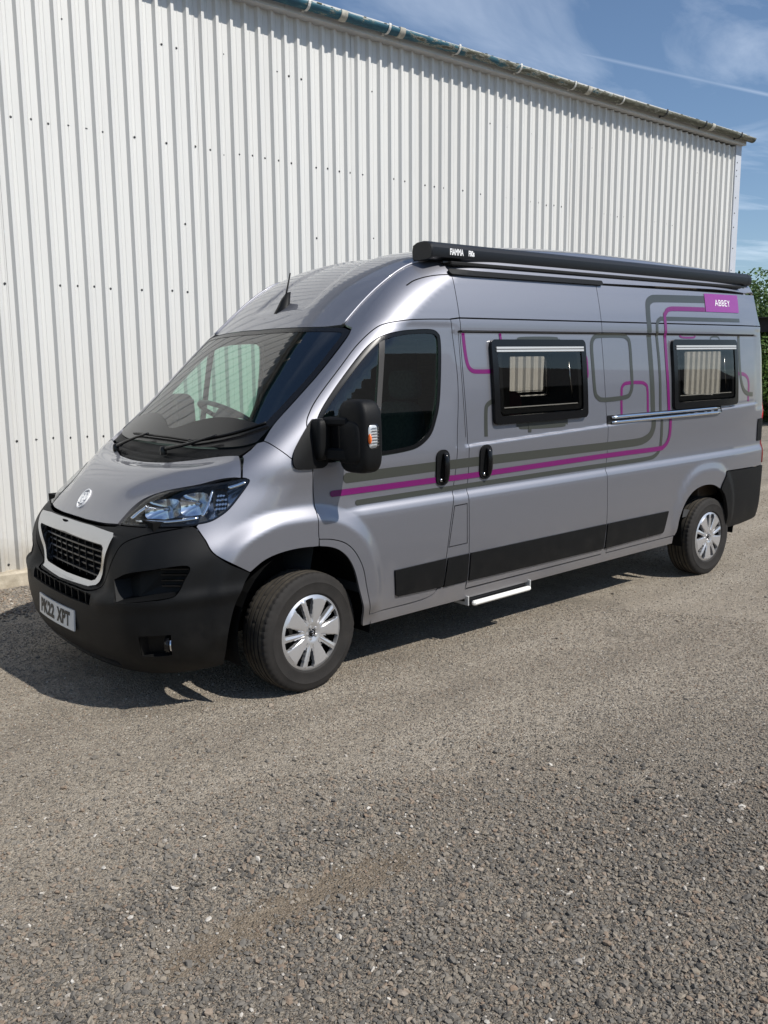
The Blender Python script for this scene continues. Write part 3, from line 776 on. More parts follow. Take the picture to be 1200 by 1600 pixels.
def panel(name, mp_, outer, material, parent=None, holes=(), step=(.05, .03), h=.03, gap=.0026, off=0., skirt=.018, relief=None, both=False):
    """a piece of the body surface: outline in the map's plane (or on the body), turned-in edges"""
    parent = parent or van
    o2 = inset(mp_.fwd(np.asarray(outer, float)), gap)
    h2 = [inset(mp_.fwd(np.asarray(q, float)), -gap) for q in holes]
    V2, F2 = tri_region(o2, h2, step, h)
    P = mp_.inv(V2); nr = normals(P)
    o = off if relief is None else off + relief(P)
    P = P + nr*(np.asarray(o).reshape(-1, 1) if np.ndim(o) else o)
    # face direction along the outward normal
    fn = np.cross(P[F2[:, 1]] - P[F2[:, 0]], P[F2[:, 2]] - P[F2[:, 0]])
    fl = (fn*nr[F2[:, 0]]).sum(1) < 0; F2[fl] = F2[fl][:, ::-1]
    if relief is not None:
        acc = np.zeros_like(P); fn = np.cross(P[F2[:, 1]] - P[F2[:, 0]], P[F2[:, 2]] - P[F2[:, 0]])
        for k in range(3): np.add.at(acc, F2[:, k], fn)
        nr = acc/np.maximum(np.linalg.norm(acc, axis=1, keepdims=True), 1e-12)
    VN = nr; faces = F2.tolist(); VV = P
    if skirt > 0:
        ed = {}
        for f in F2:
            for a, b in ((f[0], f[1]), (f[1], f[2]), (f[2], f[0])):
                if (b, a) in ed: del ed[(b, a)]
                else: ed[(a, b)] = 1
        rim = sorted({i for e in ed for i in e}); ix = {v: i for i, v in enumerate(rim)}
        tn = np.zeros((len(rim), 3))
        for a, b in ed:
            e = P[b]-P[a]; c = np.cross(e, nr[a]); c /= np.linalg.norm(c) + 1e-12; tn[ix[a]] += c; tn[ix[b]] += c
        tn /= np.linalg.norm(tn, axis=1, keepdims=True) + 1e-12
        b0 = len(P); b1 = b0 + len(rim)
        top = P[rim]; lip = .0016
        VV = np.vstack([P, top, top - skirt*nr[rim]]); VN = np.vstack([nr, tn, tn])
        for a, b in ed: faces.append((b0 + ix[b], b0 + ix[a], b1 + ix[a], b1 + ix[b]))
    def make(mirror):
        Vv = VV - SH; Nn = VN
        ff = faces
        if mirror: Vv = Vv*[1, -1, 1]; Nn = Nn*[1, -1, 1]; ff = [f[::-1] for f in faces]
        me = bpy.data.meshes.new(name); me.from_pydata(Vv.tolist(), [], ff)
        me.polygons.foreach_set('use_smooth', np.ones(len(me.polygons), bool)); me.update()
        me.normals_split_custom_set_from_vertices(Nn.tolist())
        return data_obj(name, me, material, parent)
    r = make(False)
    return (r, make(True)) if both else r
def mirrored(o, parent=None):
    """the same part on the far side"""
    me = o.data.copy(); me.transform(Matrix.Diagonal((1, -1, 1, 1))); me.flip_normals()
    c = bpy.data.objects.new(o.name.split('.')[0], me); col.objects.link(c); c.parent = parent or o.parent
    c.location = (o.location[0], -o.location[1], o.location[2])
    return c
def sym(P):
    """outline half (y <= 0, ends on or near the middle) closed over to the other side"""
    P = np.asarray(P, float); Q = P[::-1]*[1, -1, 1]
    if abs(Q[0][1]) < 1e-6: Q = Q[1:]
    if abs(Q[-1][1]) < 1e-6: Q = Q[:-1]
    return np.vstack([P, Q])
def zlift(x, y):                                     # points of the body under (x, y) pairs seen from above
    return Tm.inv(np.stack([np.asarray(x, float), np.asarray(y, float)], 1))

# ---- outlines, metres on the body -----------------------------------------------------------
D_front = cr([(1.004, 1.187), (.994, 1.294), (1.0, 1.407), (1.036, 1.474), (1.112, 1.559), (1.258, 1.697), (1.385, 1.813), (1.504, 1.9), (1.584, 1.933), (1.713, 1.951), (1.868, 1.958), (2.047, 1.961)])
D_rear = cr([(2.047, 1.961), (2.066, 1.81), (2.083, 1.632), (2.079, 1.473), (2.062, 1.314), (2.034, 1.051), (2.003, .924), (1.972, .767), (1.941, .572), (1.907, .44), (1.879, .393), (1.837, .356), (1.76, .342), (1.66, .338)])
D_low = cr([(1.346, .338), (1.306, .50), (1.280, .622), (1.231, .718), (1.172, .774), (1.092, .805), (1.006, .819)])
D_up = cr([(1.006, .819), (1.003, .862), (1.006, .993), (1.003, 1.1), (1.004, 1.187)])
WIN = crc([(1.028, 1.335), (1.067, 1.445), (1.179, 1.574), (1.343, 1.731), (1.455, 1.822), (1.545, 1.867), (1.66, 1.89), (1.80, 1.900), (1.89, 1.900), (1.935, 1.885), (1.957, 1.845), (1.954, 1.713), (1.928, 1.499), (1.889, 1.384), (1.836, 1.299), (1.737, 1.242), (1.607, 1.223), (1.40, 1.214), (1.20, 1.210), (1.075, 1.215), (1.035, 1.25)])
ARCH_F = cr([(.598, .708), (.685, .758), (.796, .783), (.931, .786), (1.071, .767), (1.161, .719), (1.220, .631), (1.260, .489), (1.298, .36), (1.318, .27)])
ARCH_R = cr([(4.455, .27), (4.462, .35), (4.475, .47), (4.545, .594), (4.656, .671), (4.797, .700), (4.947, .690), (5.066, .646)])
ARCH_R2 = cr([(5.066, .646), (5.144, .57), (5.209, .433), (5.248, .285)])
SD_F = cr([(2.122, 1.968), (2.126, 1.888), (2.129, 1.671), (2.142, 1.416), (2.149, 1.252), (2.145, 1.027), (2.130, .952), (2.128, .899), (2.134, .577), (2.128, .40), (2.118, .338)])
SD_R = cr([(3.501, 1.968), (3.504, 1.9), (3.521, 1.545), (3.537, 1.336), (3.543, 1.042), (3.522, .955), (3.520, .9), (3.535, .568), (3.512, .382), (3.500, .338)])
W1 = (2.365, 3.292, 1.328, 1.845); W2 = (4.362, 5.332, 1.327, 1.851)
def win_rect(w, d, r): return rrect(w[0]+d, w[1]-d, w[2]+d, w[3]-d, r, skew=-.02)
BON = cat(cr([(.110, 0, .938), (.114, -.173, .935), (.132, -.344, .934), (.158, -.462, .937)]),
          cr([(.160, -.468, .940), (.193, -.470, .973), (.253, -.476, 1.026), (.306, -.502, 1.062), (.381, -.583, 1.098), (.489, -.738, 1.134), (.570, -.830, 1.150), (.632, -.889, 1.161)]),
          cr([(.638, -.892, 1.163), (.656, -.865, 1.219), (.686, -.803, 1.266)]),
          cr([(.685, -.791, 1.267), (.635, -.637, 1.254), (.567, -.433, 1.225), (.526, -.29, 1.209), (.503, -.12, 1.2), (.498, 0, 1.2)]))
WS_TOP = cr([(1.433, -.775, 1.91), (1.388, -.568, 1.926), (1.352, -.302, 1.931), (1.336, 0, 1.928)])
WS_SIDE = cr([(.783, -.822, 1.333), (.888, -.820, 1.418), (1.024, -.823, 1.535), (1.189, -.829, 1.681), (1.373, -.815, 1.85), (1.425, -.80, 1.90)])
WS_BOT = cr([(.622, 0, 1.29), (.630, -.20, 1.29), (.650, -.42, 1.29), (.690, -.62, 1.30), (.735, -.75, 1.312), (.783, -.822, 1.333)])

# ---- painted panels ---------------------------------------------------------------------------
def bonnet_rib(P):
    x, y = P[:, 0], np.abs(P[:, 1])
    ye = np.interp(x, [.160, .253, .306, .381, .489, .57, .635], [.468, .476, .502, .583, .738, .83, .89])
    xr = .500 + .28*y**1.9
    return .030*sst(.004, .20, ye - y)*sst(.010, .17, x - .112 - .25*y*y)*sst(.0, .11, xr - x)
bonnet = panel('bonnet', Tm, sym(BON), M['paint'], step=(.016, .03), h=.02, relief=bonnet_rib)
HL = cat(cr([(.171, -.485, .946), (.231, -.498, 1.002), (.310, -.520, 1.061), (.378, -.586, 1.095), (.484, -.743, 1.128), (.57, -.835, 1.146), (.633, -.889, 1.159)]),
         cr([(.655, -.905, 1.160), (.666, -.914, 1.147), (.629, -.915, 1.098), (.551, -.910, 1.021), (.487, -.897, .980), (.44, -.878, .964), (.384, -.848, .955)]),
         cr([(.384, -.848, .955), (.31, -.765, .952), (.24, -.65, .947), (.171, -.485, .943)])[1:-1])
wing = cat(cr([(.642, -.895, 1.166), (.660, -.868, 1.219), (.690, -.808, 1.267)])[:, [0, 2]], [(.735, 1.297), (.775, 1.327)],
           cr([(.798, 1.337), (.829, 1.303), (.888, 1.243)]), [(.894, 1.205), (.915, 1.192)], [(1.004, 1.187)], D_up[::-1],
           [(1.003, .781)], ARCH_F[ARCH_F[:, 0] < .998][::-1], cr([(.595, .709), (.443, .811), (.410, .889), (.391, .949)]),
           cr([(.402, .959), (.445, .966), (.487, .982), (.551, 1.022), (.629, 1.099), (.668, 1.148), (.658, 1.163)]))
panel('front_wing', S, wing, M['paint'], step=(.013, .013), h=.014, both=True)
cab = cat(cr([(.799, -.851, 1.337), (.888, -.832, 1.42), (1.024, -.835, 1.537), (1.189, -.841, 1.683), (1.373, -.826, 1.852), (1.437, -.795, 1.912)]),
          cr([(1.440, -.72, 1.932), (1.582, -.715, 2.058), (1.731, -.72, 2.172), (1.904, -.725, 2.275), (2.02, -.755, 2.31), (2.114, -.80, 2.315)]),
          [(2.116, -.89, 2.224), (2.122, -.951, 1.971), (2.047, -.953, 1.963)])
dfr = np.column_stack([D_front[::-1][:, 0], np.zeros(len(D_front)), D_front[::-1][:, 1]])
dfr = S.inv(dfr[:, [0, 2]])
cab = cat(cab, dfr[dfr[:, 2] > 1.39], [(.991, -.963, 1.388), (.944, -.970, 1.329), (.903, -.978, 1.272), (.888, -.980, 1.245)], cr([(.888, -.980, 1.243), (.829, -.934, 1.303), (.799, -.851, 1.337)])[1:-1])
panel('cab_side_frame', Xm, cab, M['paint'], step=(.014, .016), h=.014, both=True)
door_out = cat(D_front, D_rear[1:], D_low, D_up[1:-1])
doors = panel('cab_door', S, door_out, M['paint'], holes=[WIN], step=(.018, .012), h=.014, both=True)
sill = cat(D_low[::-1], [(1.66, .335), (1.76, .339), (1.837, .352), (1.88, .388), (2.12, .388), (2.118, .334), (3.500, .334), (3.512, .376), (3.56, .376), (3.56, .335), (4.44, .335), (4.452, .27), (1.322, .27)], ARCH_F[ARCH_F[:, 0] > 1.008][::-1], [(1.006, .781)])
panel('sill', S, sill, M['paint'], step=(.05, .015), h=.02, both=True)
FLAP = np.array([(2.006, .872), (2.112, .874), (2.116, .630), (1.960, .628)])
pill = cat(D_rear[(D_rear[:, 1] > .40)], [(1.885, .392), (2.118, .392)], SD_F[SD_F[:, 1] > .41][::-1])
panel('door_pillar', S, pill, M['paint'], holes=[FLAP], step=(.03, .025), h=.02, both=True)
panel('fuel_flap', S, FLAP, M['paint'], step=(.03, .03), gap=.003)
sd_out = cat(SD_F, [(2.118, .338)], SD_R[::-1])
panel('sliding_door', S, sd_out, M['paint'], holes=[win_rect(W1, .028, .045)], step=(.05, .006), h=.014)
o_ = panel('side_panel', S, sd_out, M['paint'], step=(.07, .03), h=.03); mirrored(o_); bpy.data.objects.remove(o_)   # no window opposite the door
panel('sliding_door_top', S, [(2.122, 1.972), (3.501, 1.972), (3.504, 2.222), (2.116, 2.222)], M['paint'], step=(.08, .03), both=True)
rear_q = cat(SD_R, [(3.50, .378), (3.56, .378), (3.56, .338), (4.452, .338)], ARCH_R[ARCH_R[:, 1] > .35], [(5.080, .676), (5.167, .783), (5.78, .768), (5.925, .768), (5.93, 1.3), (5.925, 1.7), (5.905, 1.968)])
panel('rear_side', S, rear_q, M['paint'], holes=[win_rect(W2, .028, .045)], step=(.05, .006), h=.014, both=True)
panel('rear_side_top', S, [(3.501, 1.972), (5.905, 1.972), (5.86, 2.20), (5.84, 2.235), (5.6, 2.232), (3.504, 2.222)], M['paint'], step=(.08, .03), both=True)
roof_half = cat(cr([(1.336, 0, 1.93), (1.352, -.302, 1.934), (1.388, -.568, 1.929), (1.433, -.70, 1.918)]),
                cr([(1.440, -.713, 1.934), (1.582, -.708, 2.06), (1.731, -.713, 2.174), (1.904, -.718, 2.277), (2.02, -.748, 2.312), (2.112, -.79, 2.320)]),
                [(2.118, -.893, 2.228), (3.5, -.892, 2.228), (5.6, -.868, 2.238), (5.84, -.83, 2.24), (5.88, -.6, 2.40), (5.89, 0, 2.42)])
brow = lambda P: -.011*sst(0, .035, .30 - .10*(P[:, 0]-1.6) - np.abs(P[:, 1]))*sst(1.47, 1.53, P[:, 0])*(1 - .8*sst(2.1, 2.9, P[:, 0]))
panel('roof', Xm, sym(roof_half), M['paint'], step=(.024, .024), h=.03, relief=brow)
# rear doors with their two windows
RW = rrect(-.52, -.10, 1.36, 1.80, .05)
rd = np.array([(-.002, .50), (-.86, .50), (-.875, 1.3), (-.85, 1.75), (-.77, 2.2), (-.70, 2.33), (-.002, 2.38)])
panel('rear_door', Rm, rd, M['paint'], holes=[RW], step=(.06, .06), h=.05, both=True)
# ---- black plastic --------------------------------------------------------------------------
cowl = cat(cr([(.500, 0, 1.2), (.505, -.12, 1.2), (.528, -.28, 1.209), (.569, -.43, 1.225), (.639, -.631, 1.253), (.690, -.785, 1.266)]), [(.72, -.80, 1.29), (.770, -.815, 1.326)], WS_BOT[::-1][1:])
slat = lambda P: -.010*np.clip(np.sin((P[:, 0] - .10*np.abs(P[:, 1])**2*1.9)*190), 0, 1)*(P[:, 0] - .205*np.abs(P[:, 1])**2 < .575)*(np.abs(P[:, 1]) < .66)
panel('scuttle_panel', Tm, sym(cowl), M['black_plastic'], step=(.006, .04), h=.02, off=-.006, relief=lambda P: slat(P) - .006)
BW = cr([(.389, -.860, .950), (.410, -.909, .889), (.443, -.953, .811), (.602, -1.003, .706)])
BA = cr([(.602, -1.003, .706), (.557, -.998, .644), (.520, -.993, .572), (.490, -.987, .485), (.473, -.955, .336), (.462, -.925, .235)])
SEAM = cr([(.380, -.850, .951), (.28, -.765, .931), (.185, -.678, .904), (.125, -.6, .864), (.095, -.562, .80), (.078, -.52, .72), (.06, -.455, .645), (.045, -.38, .604), (.02, -.2, .600), (.012, 0, .598)])
bump_half = cat(SEAM[::-1], BW[1:], BA[1:], [(.30, -.86, .212), (.18, -.70, .200), (.08, -.4, .195), (.05, 0, .195)])
LG = np.array([(-.415, .592), (.415, .592), (.415, .543), (-.415, .541)])
LGz = Fm.inv(resample(LG, .05))
INT = cr([(.064, -.60, .690), (.101, -.695, .733), (.19, -.81, .760), (.284, -.900, .775), (.314, -.919, .760), (.287, -.912, .710), (.255, -.902, .652), (.222, -.884, .628), (.14, -.80, .610), (.077, -.725, .599), (.049, -.643, .591)])
FOG = np.array([(.098, -.775, .433), (.15, -.827, .438), (.212, -.879, .441), (.220, -.860, .335), (.165, -.805, .330), (.114, -.757, .326)])
MIR = lambda Q: Q[::-1]*[1, -1, 1]
SLOT = Fm.inv(resample(rrect(-.56, .56, .232, .262, .012), .05))
crease = lambda P: .012*np.exp(-((P[:, 2] - .565 - .10*np.clip(np.abs(P[:, 1])-.45, 0, 1))/.035)**2)*sst(.43, .52, np.abs(P[:, 1]))
panel('front_bumper', Zm, sym(bump_half[::1]), M['black_plastic'], holes=[LGz, INT, MIR(INT), FOG, MIR(FOG), SLOT], step=(.022, .016), h=.016, relief=crease)
up_half = cat(cr([(.104, 0, .926), (.108, -.17, .925), (.126, -.335, .924), (.152, -.46, .931)]), cr([(.164, -.480, .938), (.24, -.65, .942), (.31, -.765, .946), (.374, -.840, .949)]), SEAM[1:])
GR_O = np.array([(-.507, .902), (-.30, .914), (0, .917), (.30, .914), (.507, .902), (.520, .886), (.505, .83), (.455, .73), (.405, .648), (.375, .620), (.335, .608), (0, .603), (-.335, .608), (-.375, .620), (-.405, .648), (-.455, .73), (-.505, .83), (-.520, .886)])
GR_I = np.array([(-.440, .842), (0, .857), (.440, .842), (.458, .828), (.432, .76), (.385, .68), (.358, .648), (.32, .636), (0, .630), (-.32, .636), (-.358, .648), (-.385, .68), (-.432, .76), (-.458, .828)])
panel('grille_panel', Zm, sym(up_half), M['black_plastic'], holes=[Fm.inv(resample(inset(GR_I, -.008), .03))], step=(.022, .014), h=.016)
ring = panel('grille_surround', Fm, GR_O, M['satin_chrome'], holes=[GR_I], step=(.02, .015), h=.012, off=.010, skirt=.035, gap=0)
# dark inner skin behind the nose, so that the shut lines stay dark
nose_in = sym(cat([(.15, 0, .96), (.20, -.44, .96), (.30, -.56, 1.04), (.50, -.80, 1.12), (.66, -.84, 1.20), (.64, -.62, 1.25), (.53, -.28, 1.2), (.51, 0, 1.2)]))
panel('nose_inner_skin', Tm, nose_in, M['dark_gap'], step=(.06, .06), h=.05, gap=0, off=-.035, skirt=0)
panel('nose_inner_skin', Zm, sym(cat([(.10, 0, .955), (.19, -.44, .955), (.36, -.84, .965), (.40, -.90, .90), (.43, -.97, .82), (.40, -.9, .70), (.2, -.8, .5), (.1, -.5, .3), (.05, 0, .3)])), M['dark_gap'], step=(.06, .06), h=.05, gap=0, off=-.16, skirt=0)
mb = MB(); mb.box((.60 - AXF, 0, .68), (.74, 1.46, .58)); mb.build('dark_nose_block', M['dark_gap'], van)  # solid dark block added to keep the lit wall from showing through the gap
# grille bars
def surf_bar(name, y0, y1, zf, hgt, dep, off, material, parent, n=24):
    yy = np.linspace(y0, y1, n); zz = np.array([zf(y) for y in yy]); P = Fm.inv(np.stack([yy, zz], 1)) - SH
    V = []; 
    for p in P:
        for dx_, dz_ in ((off, -hgt/2), (off, hgt/2), (off + dep, hgt/2), (off + dep, -hgt/2)): V.append((p[0] + dx_, p[1], p[2] + dz_))
    F = [(i*4+j, i*4+(j+1) % 4, (i+1)*4+(j+1) % 4, (i+1)*4+j) for i in range(n-1) for j in range(4)] + [(3, 2, 1, 0), tuple((n-1)*4+j for j in range(4))]
    return mesh_obj(name, V, F, material, parent)
GRB = mat('grille_bar_plastic', (.035, .036, .038), .35)
for k in range(6):
    z = .655 + k*.034; w = float(np.interp(z, [.64, .69, .76, .83], [.335, .385, .425, .445]))
    surf_bar('grille_bar', -w, w, lambda y, z=z: z + .008*(1 - (y/.45)**2), .0085, .022, .022 + .006*(k % 2), GRB, ring)
for k in range(9):
    y = -.36 + k*.09
    mb = MB(); a = Fm.inv(np.array([(y, .64), (y, .84)])) - SH
    mb.add([(a[0][0]+.03, y-.003, .64), (a[0][0]+.03, y+.003, .64), (a[1][0]+.03, y+.003, .842), (a[1][0]+.03, y-.003, .842), (a[0][0]+.05, y-.003, .64), (a[0][0]+.05, y+.003, .64), (a[1][0]+.05, y+.003, .842), (a[1][0]+.05, y-.003, .842)],
           [(0, 1, 2, 3), (0, 4, 5, 1), (1, 5, 6, 2), (2, 6, 7, 3), (3, 7, 4, 0)])
    mb.build('grille_upright', M['black_plastic'], ring)
mb = MB(); mb.box((.150 - AXF, 0, .745), (.01, 1.02, .27)); mb.build('grille_backing', M['dark_gap'], ring)
# notch in the chrome bar
a = Fm.inv(np.array([(.03, .905)]))[0] - SH
mb = MB(); mb.add([(a[0]-.012, .055, .916), (a[0]-.012, -.005, .917), (a[0]-.010, .02, .884), (a[0]+.01, .055, .916), (a[0]+.01, -.005, .917), (a[0]+.01, .02, .884)], [(0, 2, 1), (0, 3, 5, 2), (2, 5, 4, 1), (0, 1, 4, 3)])
mb.build('surround_notch', M['dark_gap'], ring)
# lower grille
mb = MB(); mb.box((.05 - AXF, 0, .567), (.01, .9, .07)); lgb = mb.build('lower_grille', M['dark_gap'])
lgb.parent = van
for k in range(10):
    y = -.36 + .08*k; a = Fm.inv(np.array([(y, .567)]))[0] - SH
    mb = MB(); mb.box((a[0] + .022, y, .567), (.03, .009, .056)); mb.build('lower_grille_divider', M['black_plastic'], lgb)
# pockets behind the intakes and fog lamps: walls, fins, lamps
def pocket(name, loop, depth, material):
    L_ = resample(loop, .03); nr = normals(L_); c = L_.mean(0); d = np.array([.75, .35, 0])*depth
    inn = (L_ - c)*.82 + c + d
    n = len(L_); V = np.vstack([L_ - .004*nr, inn]) - SH
    F = [(i, (i+1) % n, n+(i+1) % n, n+i) for i in range(n)] + [tuple(range(2*n-1, n-1, -1))]
    return mesh_obj(name, V, F, material, van)
pk = pocket('bumper_intake', INT, .085, M['black_plastic'])
for k in range(5):
    z = .635 + .028*k
    mb = MB(); P0 = np.array([.24, -.80, z]); P1 = np.array([.34, -.90, z + .012])
    if k >= 1: mb.box((P0+P1)/2 - SH, (.17, .02, .006), R=[[.7, .7, 0], [-.7, .7, 0], [0, 0, 1]]); mb.build('intake_fin', M['gloss_black'], pk)
mirrored(pk)
fk = pocket('fog_lamp_recess', FOG, .05, M['black_plastic']); mirrored(fk)
mb = MB(); mb.lathe([(0, 0), (.030, .004), (.034, .012), (.036, .03)], 20, 'x'); R_ = np.array([[.80, .6, 0], [-.6, .80, 0], [0, 0, 1.]])
mb.V = [tuple(R_@np.array(v) + np.array([.205, -.842, .388]) - SH) for v in mb.V]
fg = mb.build('fog_lamp', M['reflector'], van, True)
mb = MB(); mb.lathe([(.0345, .0), (.040, -.002), (.042, .02)], 20, 'x'); mb.V = [tuple(R_@np.array(v) + np.array([.205, -.842, .388]) - SH) for v in mb.V]
mb.build('fog_lamp_bezel', M['gloss_black'], fg, True)
mirrored(fg)
# side mouldings
for nm, q in (('door_moulding', [(1.528, .562), (1.938, .566), (1.914, .392), (1.556, .400), (1.540, .41)]), ('pillar_moulding', [(1.948, .566), (2.130, .566), (2.122, .394), (1.922, .390)]),
              ('sliding_door_moulding', [(2.142, .566), (3.524, .560), (3.512, .378), (2.134, .388)]), ('rear_moulding', [(3.540, .560), (4.327, .553), (4.285, .40), (4.268, .384), (3.530, .376)])):
    panel(nm, S, np.array(q), M['black_plastic'], step=(.08, .03), gap=.002, off=.010, skirt=.012, both=True)
# rear bumper and corner
rb = cat([(5.082, .672), (5.167, .779), (5.78, .764), (5.93, .764), (5.945, .70), (5.93, .40), (5.88, .32), (5.76, .297), (5.5, .285)], ARCH_R2[::-1])
panel('rear_bumper', S, rb, M['black_plastic'], step=(.03, .03), off=.009, skirt=.03, both=True)
panel('rear_bumper_beam', Rm, [(-.89, .36), (.89, .36), (.89, .66), (.6, .70), (.5, .52), (-.5, .52), (-.6, .70), (-.89, .66)], M['black_plastic'], step=(.1, .06), off=.012)
# tail lamps on the rear corner
panel('tail_lamp', S, [(5.862, .79), (5.955, .79), (5.955, 1.40), (5.925, 1.40), (5.900, 1.25), (5.872, 1.19)], M['lens_red'], step=(.02, .05), off=.006, both=True)
panel('tail_lamp_surround', S, [(5.768, .985), (5.845, .985), (5.880, 1.0), (5.883, 1.17), (5.845, 1.185), (5.768, 1.18)], M['black_plastic'], step=(.03, .05), off=.007, skirt=.02, both=True)
# ---- glass --------------------------------------------------------------------------------------
WS = sym(cat(WS_BOT, WS_SIDE[1:], WS_TOP[1:]))
# (bottom centre -> bottom corner -> up the pillar -> top centre)
panel('windscreen', Xm, WS, M['windscreen'], step=(.04, .05), h=.03, gap=.001, off=-.004, skirt=.004)
def shrink(P, f, c):  # towards a centre, for the printed border
    return c + (P - c)*f
wi = Xm.fwd(WS); wi2 = inset(resample(wi, .02), .030)
low = wi2[:, 0] < .80
class _X2(MapX):
    def fwd(s, P): return np.atleast_2d(P)
bord_in = wi2.copy(); bord_in[:, 0] = np.maximum(bord_in[:, 0], .715 + .16*np.abs(np.sin(bord_in[:, 1]))**2)
panel('windscreen_border', _X2(), inset(resample(wi, .02), .001), M['gloss_black'], holes=[bord_in], step=(.05, .05), h=.02, gap=0, off=-.0022, skirt=0)
# cab door windows: rubber, divider, two panes
fr_in = inset(resample(WIN, .02), .024)
panel('window_rubber', S, WIN, M['gloss_black'], doors[0], holes=[fr_in], step=(.02, .02), h=.014, gap=.0015, off=.001, skirt=.02)
o_ = panel('window_rubber', S, WIN, M['gloss_black'], doors[0], holes=[fr_in], step=(.02, .02), h=.014, gap=.0015, off=.001, skirt=.02); mirrored(o_, doors[1]); bpy.data.objects.remove(o_)
BAR = lambda z: 1.427 + (z - 1.219)*.158
def split(side):
    keep = []
    P = resample(fr_in, .01)
    e = (P[:, 0] - BAR(P[:, 1]))*side
    Q = P[e > .016]
    return Q
for side, nm in ((1, 'door_glass'), (-1, 'quarter_glass')):
    q = split(side)
    # keep the run in order so that the cut is one straight edge
    d = np.linalg.norm(q - np.roll(q, 1, 0), axis=1); k = int(np.argmax(d)); q = np.roll(q, -k, 0)
    g_ = panel(nm, S, q, M['tinted'], doors[0], step=(.06, .06), h=.02, gap=.0, off=-.006, skirt=.003)
    mirrored(g_, doors[1])
zz = [1.22, 1.3, 1.5, 1.7, 1.86]
bp = np.array([(BAR(z) - .017, z) for z in zz] + [(BAR(z) + .017, z) for z in zz[::-1]])
b_ = panel('window_divider', S, bp, mat('divider_grey', (.045, .042, .040), .6), doors[0], step=(.02, .05), gap=0, off=.001, skirt=.02); mirrored(b_, doors[1])
# camper windows: outer frame, hinge rail, tinted pane, stays and catches
for w in (W1, W2):
    fo_ = panel('side_window', S, win_rect(w, 0, .035), M['gloss_black'], van, holes=[win_rect(w, .050, .028)], step=(.03, .03), h=.012, gap=0, off=.024, skirt=.04)
    fo2 = mirrored(fo_) if w is W2 else None
    if w is W1: far_ = lambda o, q: None
    else: far_ = mirrored
    pn = panel('window_pane', S, win_rect(w, .047, .028), M['acrylic'], fo_, step=(.08, .06), gap=0, off=.018, skirt=.004); far_(pn, fo2)
    # moulded lip round the clear part
    ri = panel('pane_rim', S, win_rect(w, .062, .028), M['black_plastic'], fo_, holes=[win_rect(w, .090, .022)], step=(.03, .03), h=.014, gap=0, off=.016, skirt=.02); far_(ri, fo2)
    hl = panel('pane_highlight', S, [(w[0]+.072, w[2]+.098), (w[1]-.095, w[2]+.098), (w[1]-.095, w[2]+.104), (w[0]+.072, w[2]+.104)], M['alu'], fo_, step=(.1, .02), gap=0, off=.014, skirt=.006); far_(hl, fo2)
    for k in range(2):
        zt = w[3] - .058 - .018*k
        rl = panel('hinge_rail', S, [(w[0]+.038, zt), (w[1]-.030, zt), (w[1]-.030, zt+.0125), (w[0]+.038, zt+.0125)], M['alu'], fo_, step=(.1, .02), gap=0, off=.030, skirt=.02); far_(rl, fo2)
    for xs in (w[0] + .085, w[1] - .10):
        st = MB(); a = S.inv(np.array([(xs - .02, w[3]-.12), (xs + .012, w[2]+.13)])) - SH; a[:, 1] += .035
        st.tube(a, .006, 6); so_ = st.build('window_stay', M['satin_chrome'], fo_, True); far_(so_, fo2)
    ct = MB()
    for xs in (w[0] + .28, w[1] - .28):
        a = S.inv(np.array([(xs, w[2] + .085)]))[0] - SH; ct = MB(); ct.box(a + [0, .02, 0], (.07, .025, .018), ch=.004); c_ = ct.build('window_catch', M['black_plastic'], fo_); far_(c_, fo2)
rp = panel('rear_window_pane', Rm, RW, M['acrylic'], van, step=(.1, .1), gap=0, off=-.002, skirt=.003); mirrored(rp)
rr = panel('rear_window_rubber', Rm, inset(RW, -.02), M['gloss_black'], van, holes=[inset(RW, .012)], step=(.03, .03), h=.03, gap=0, off=.004, skirt=.02); mirrored(rr)

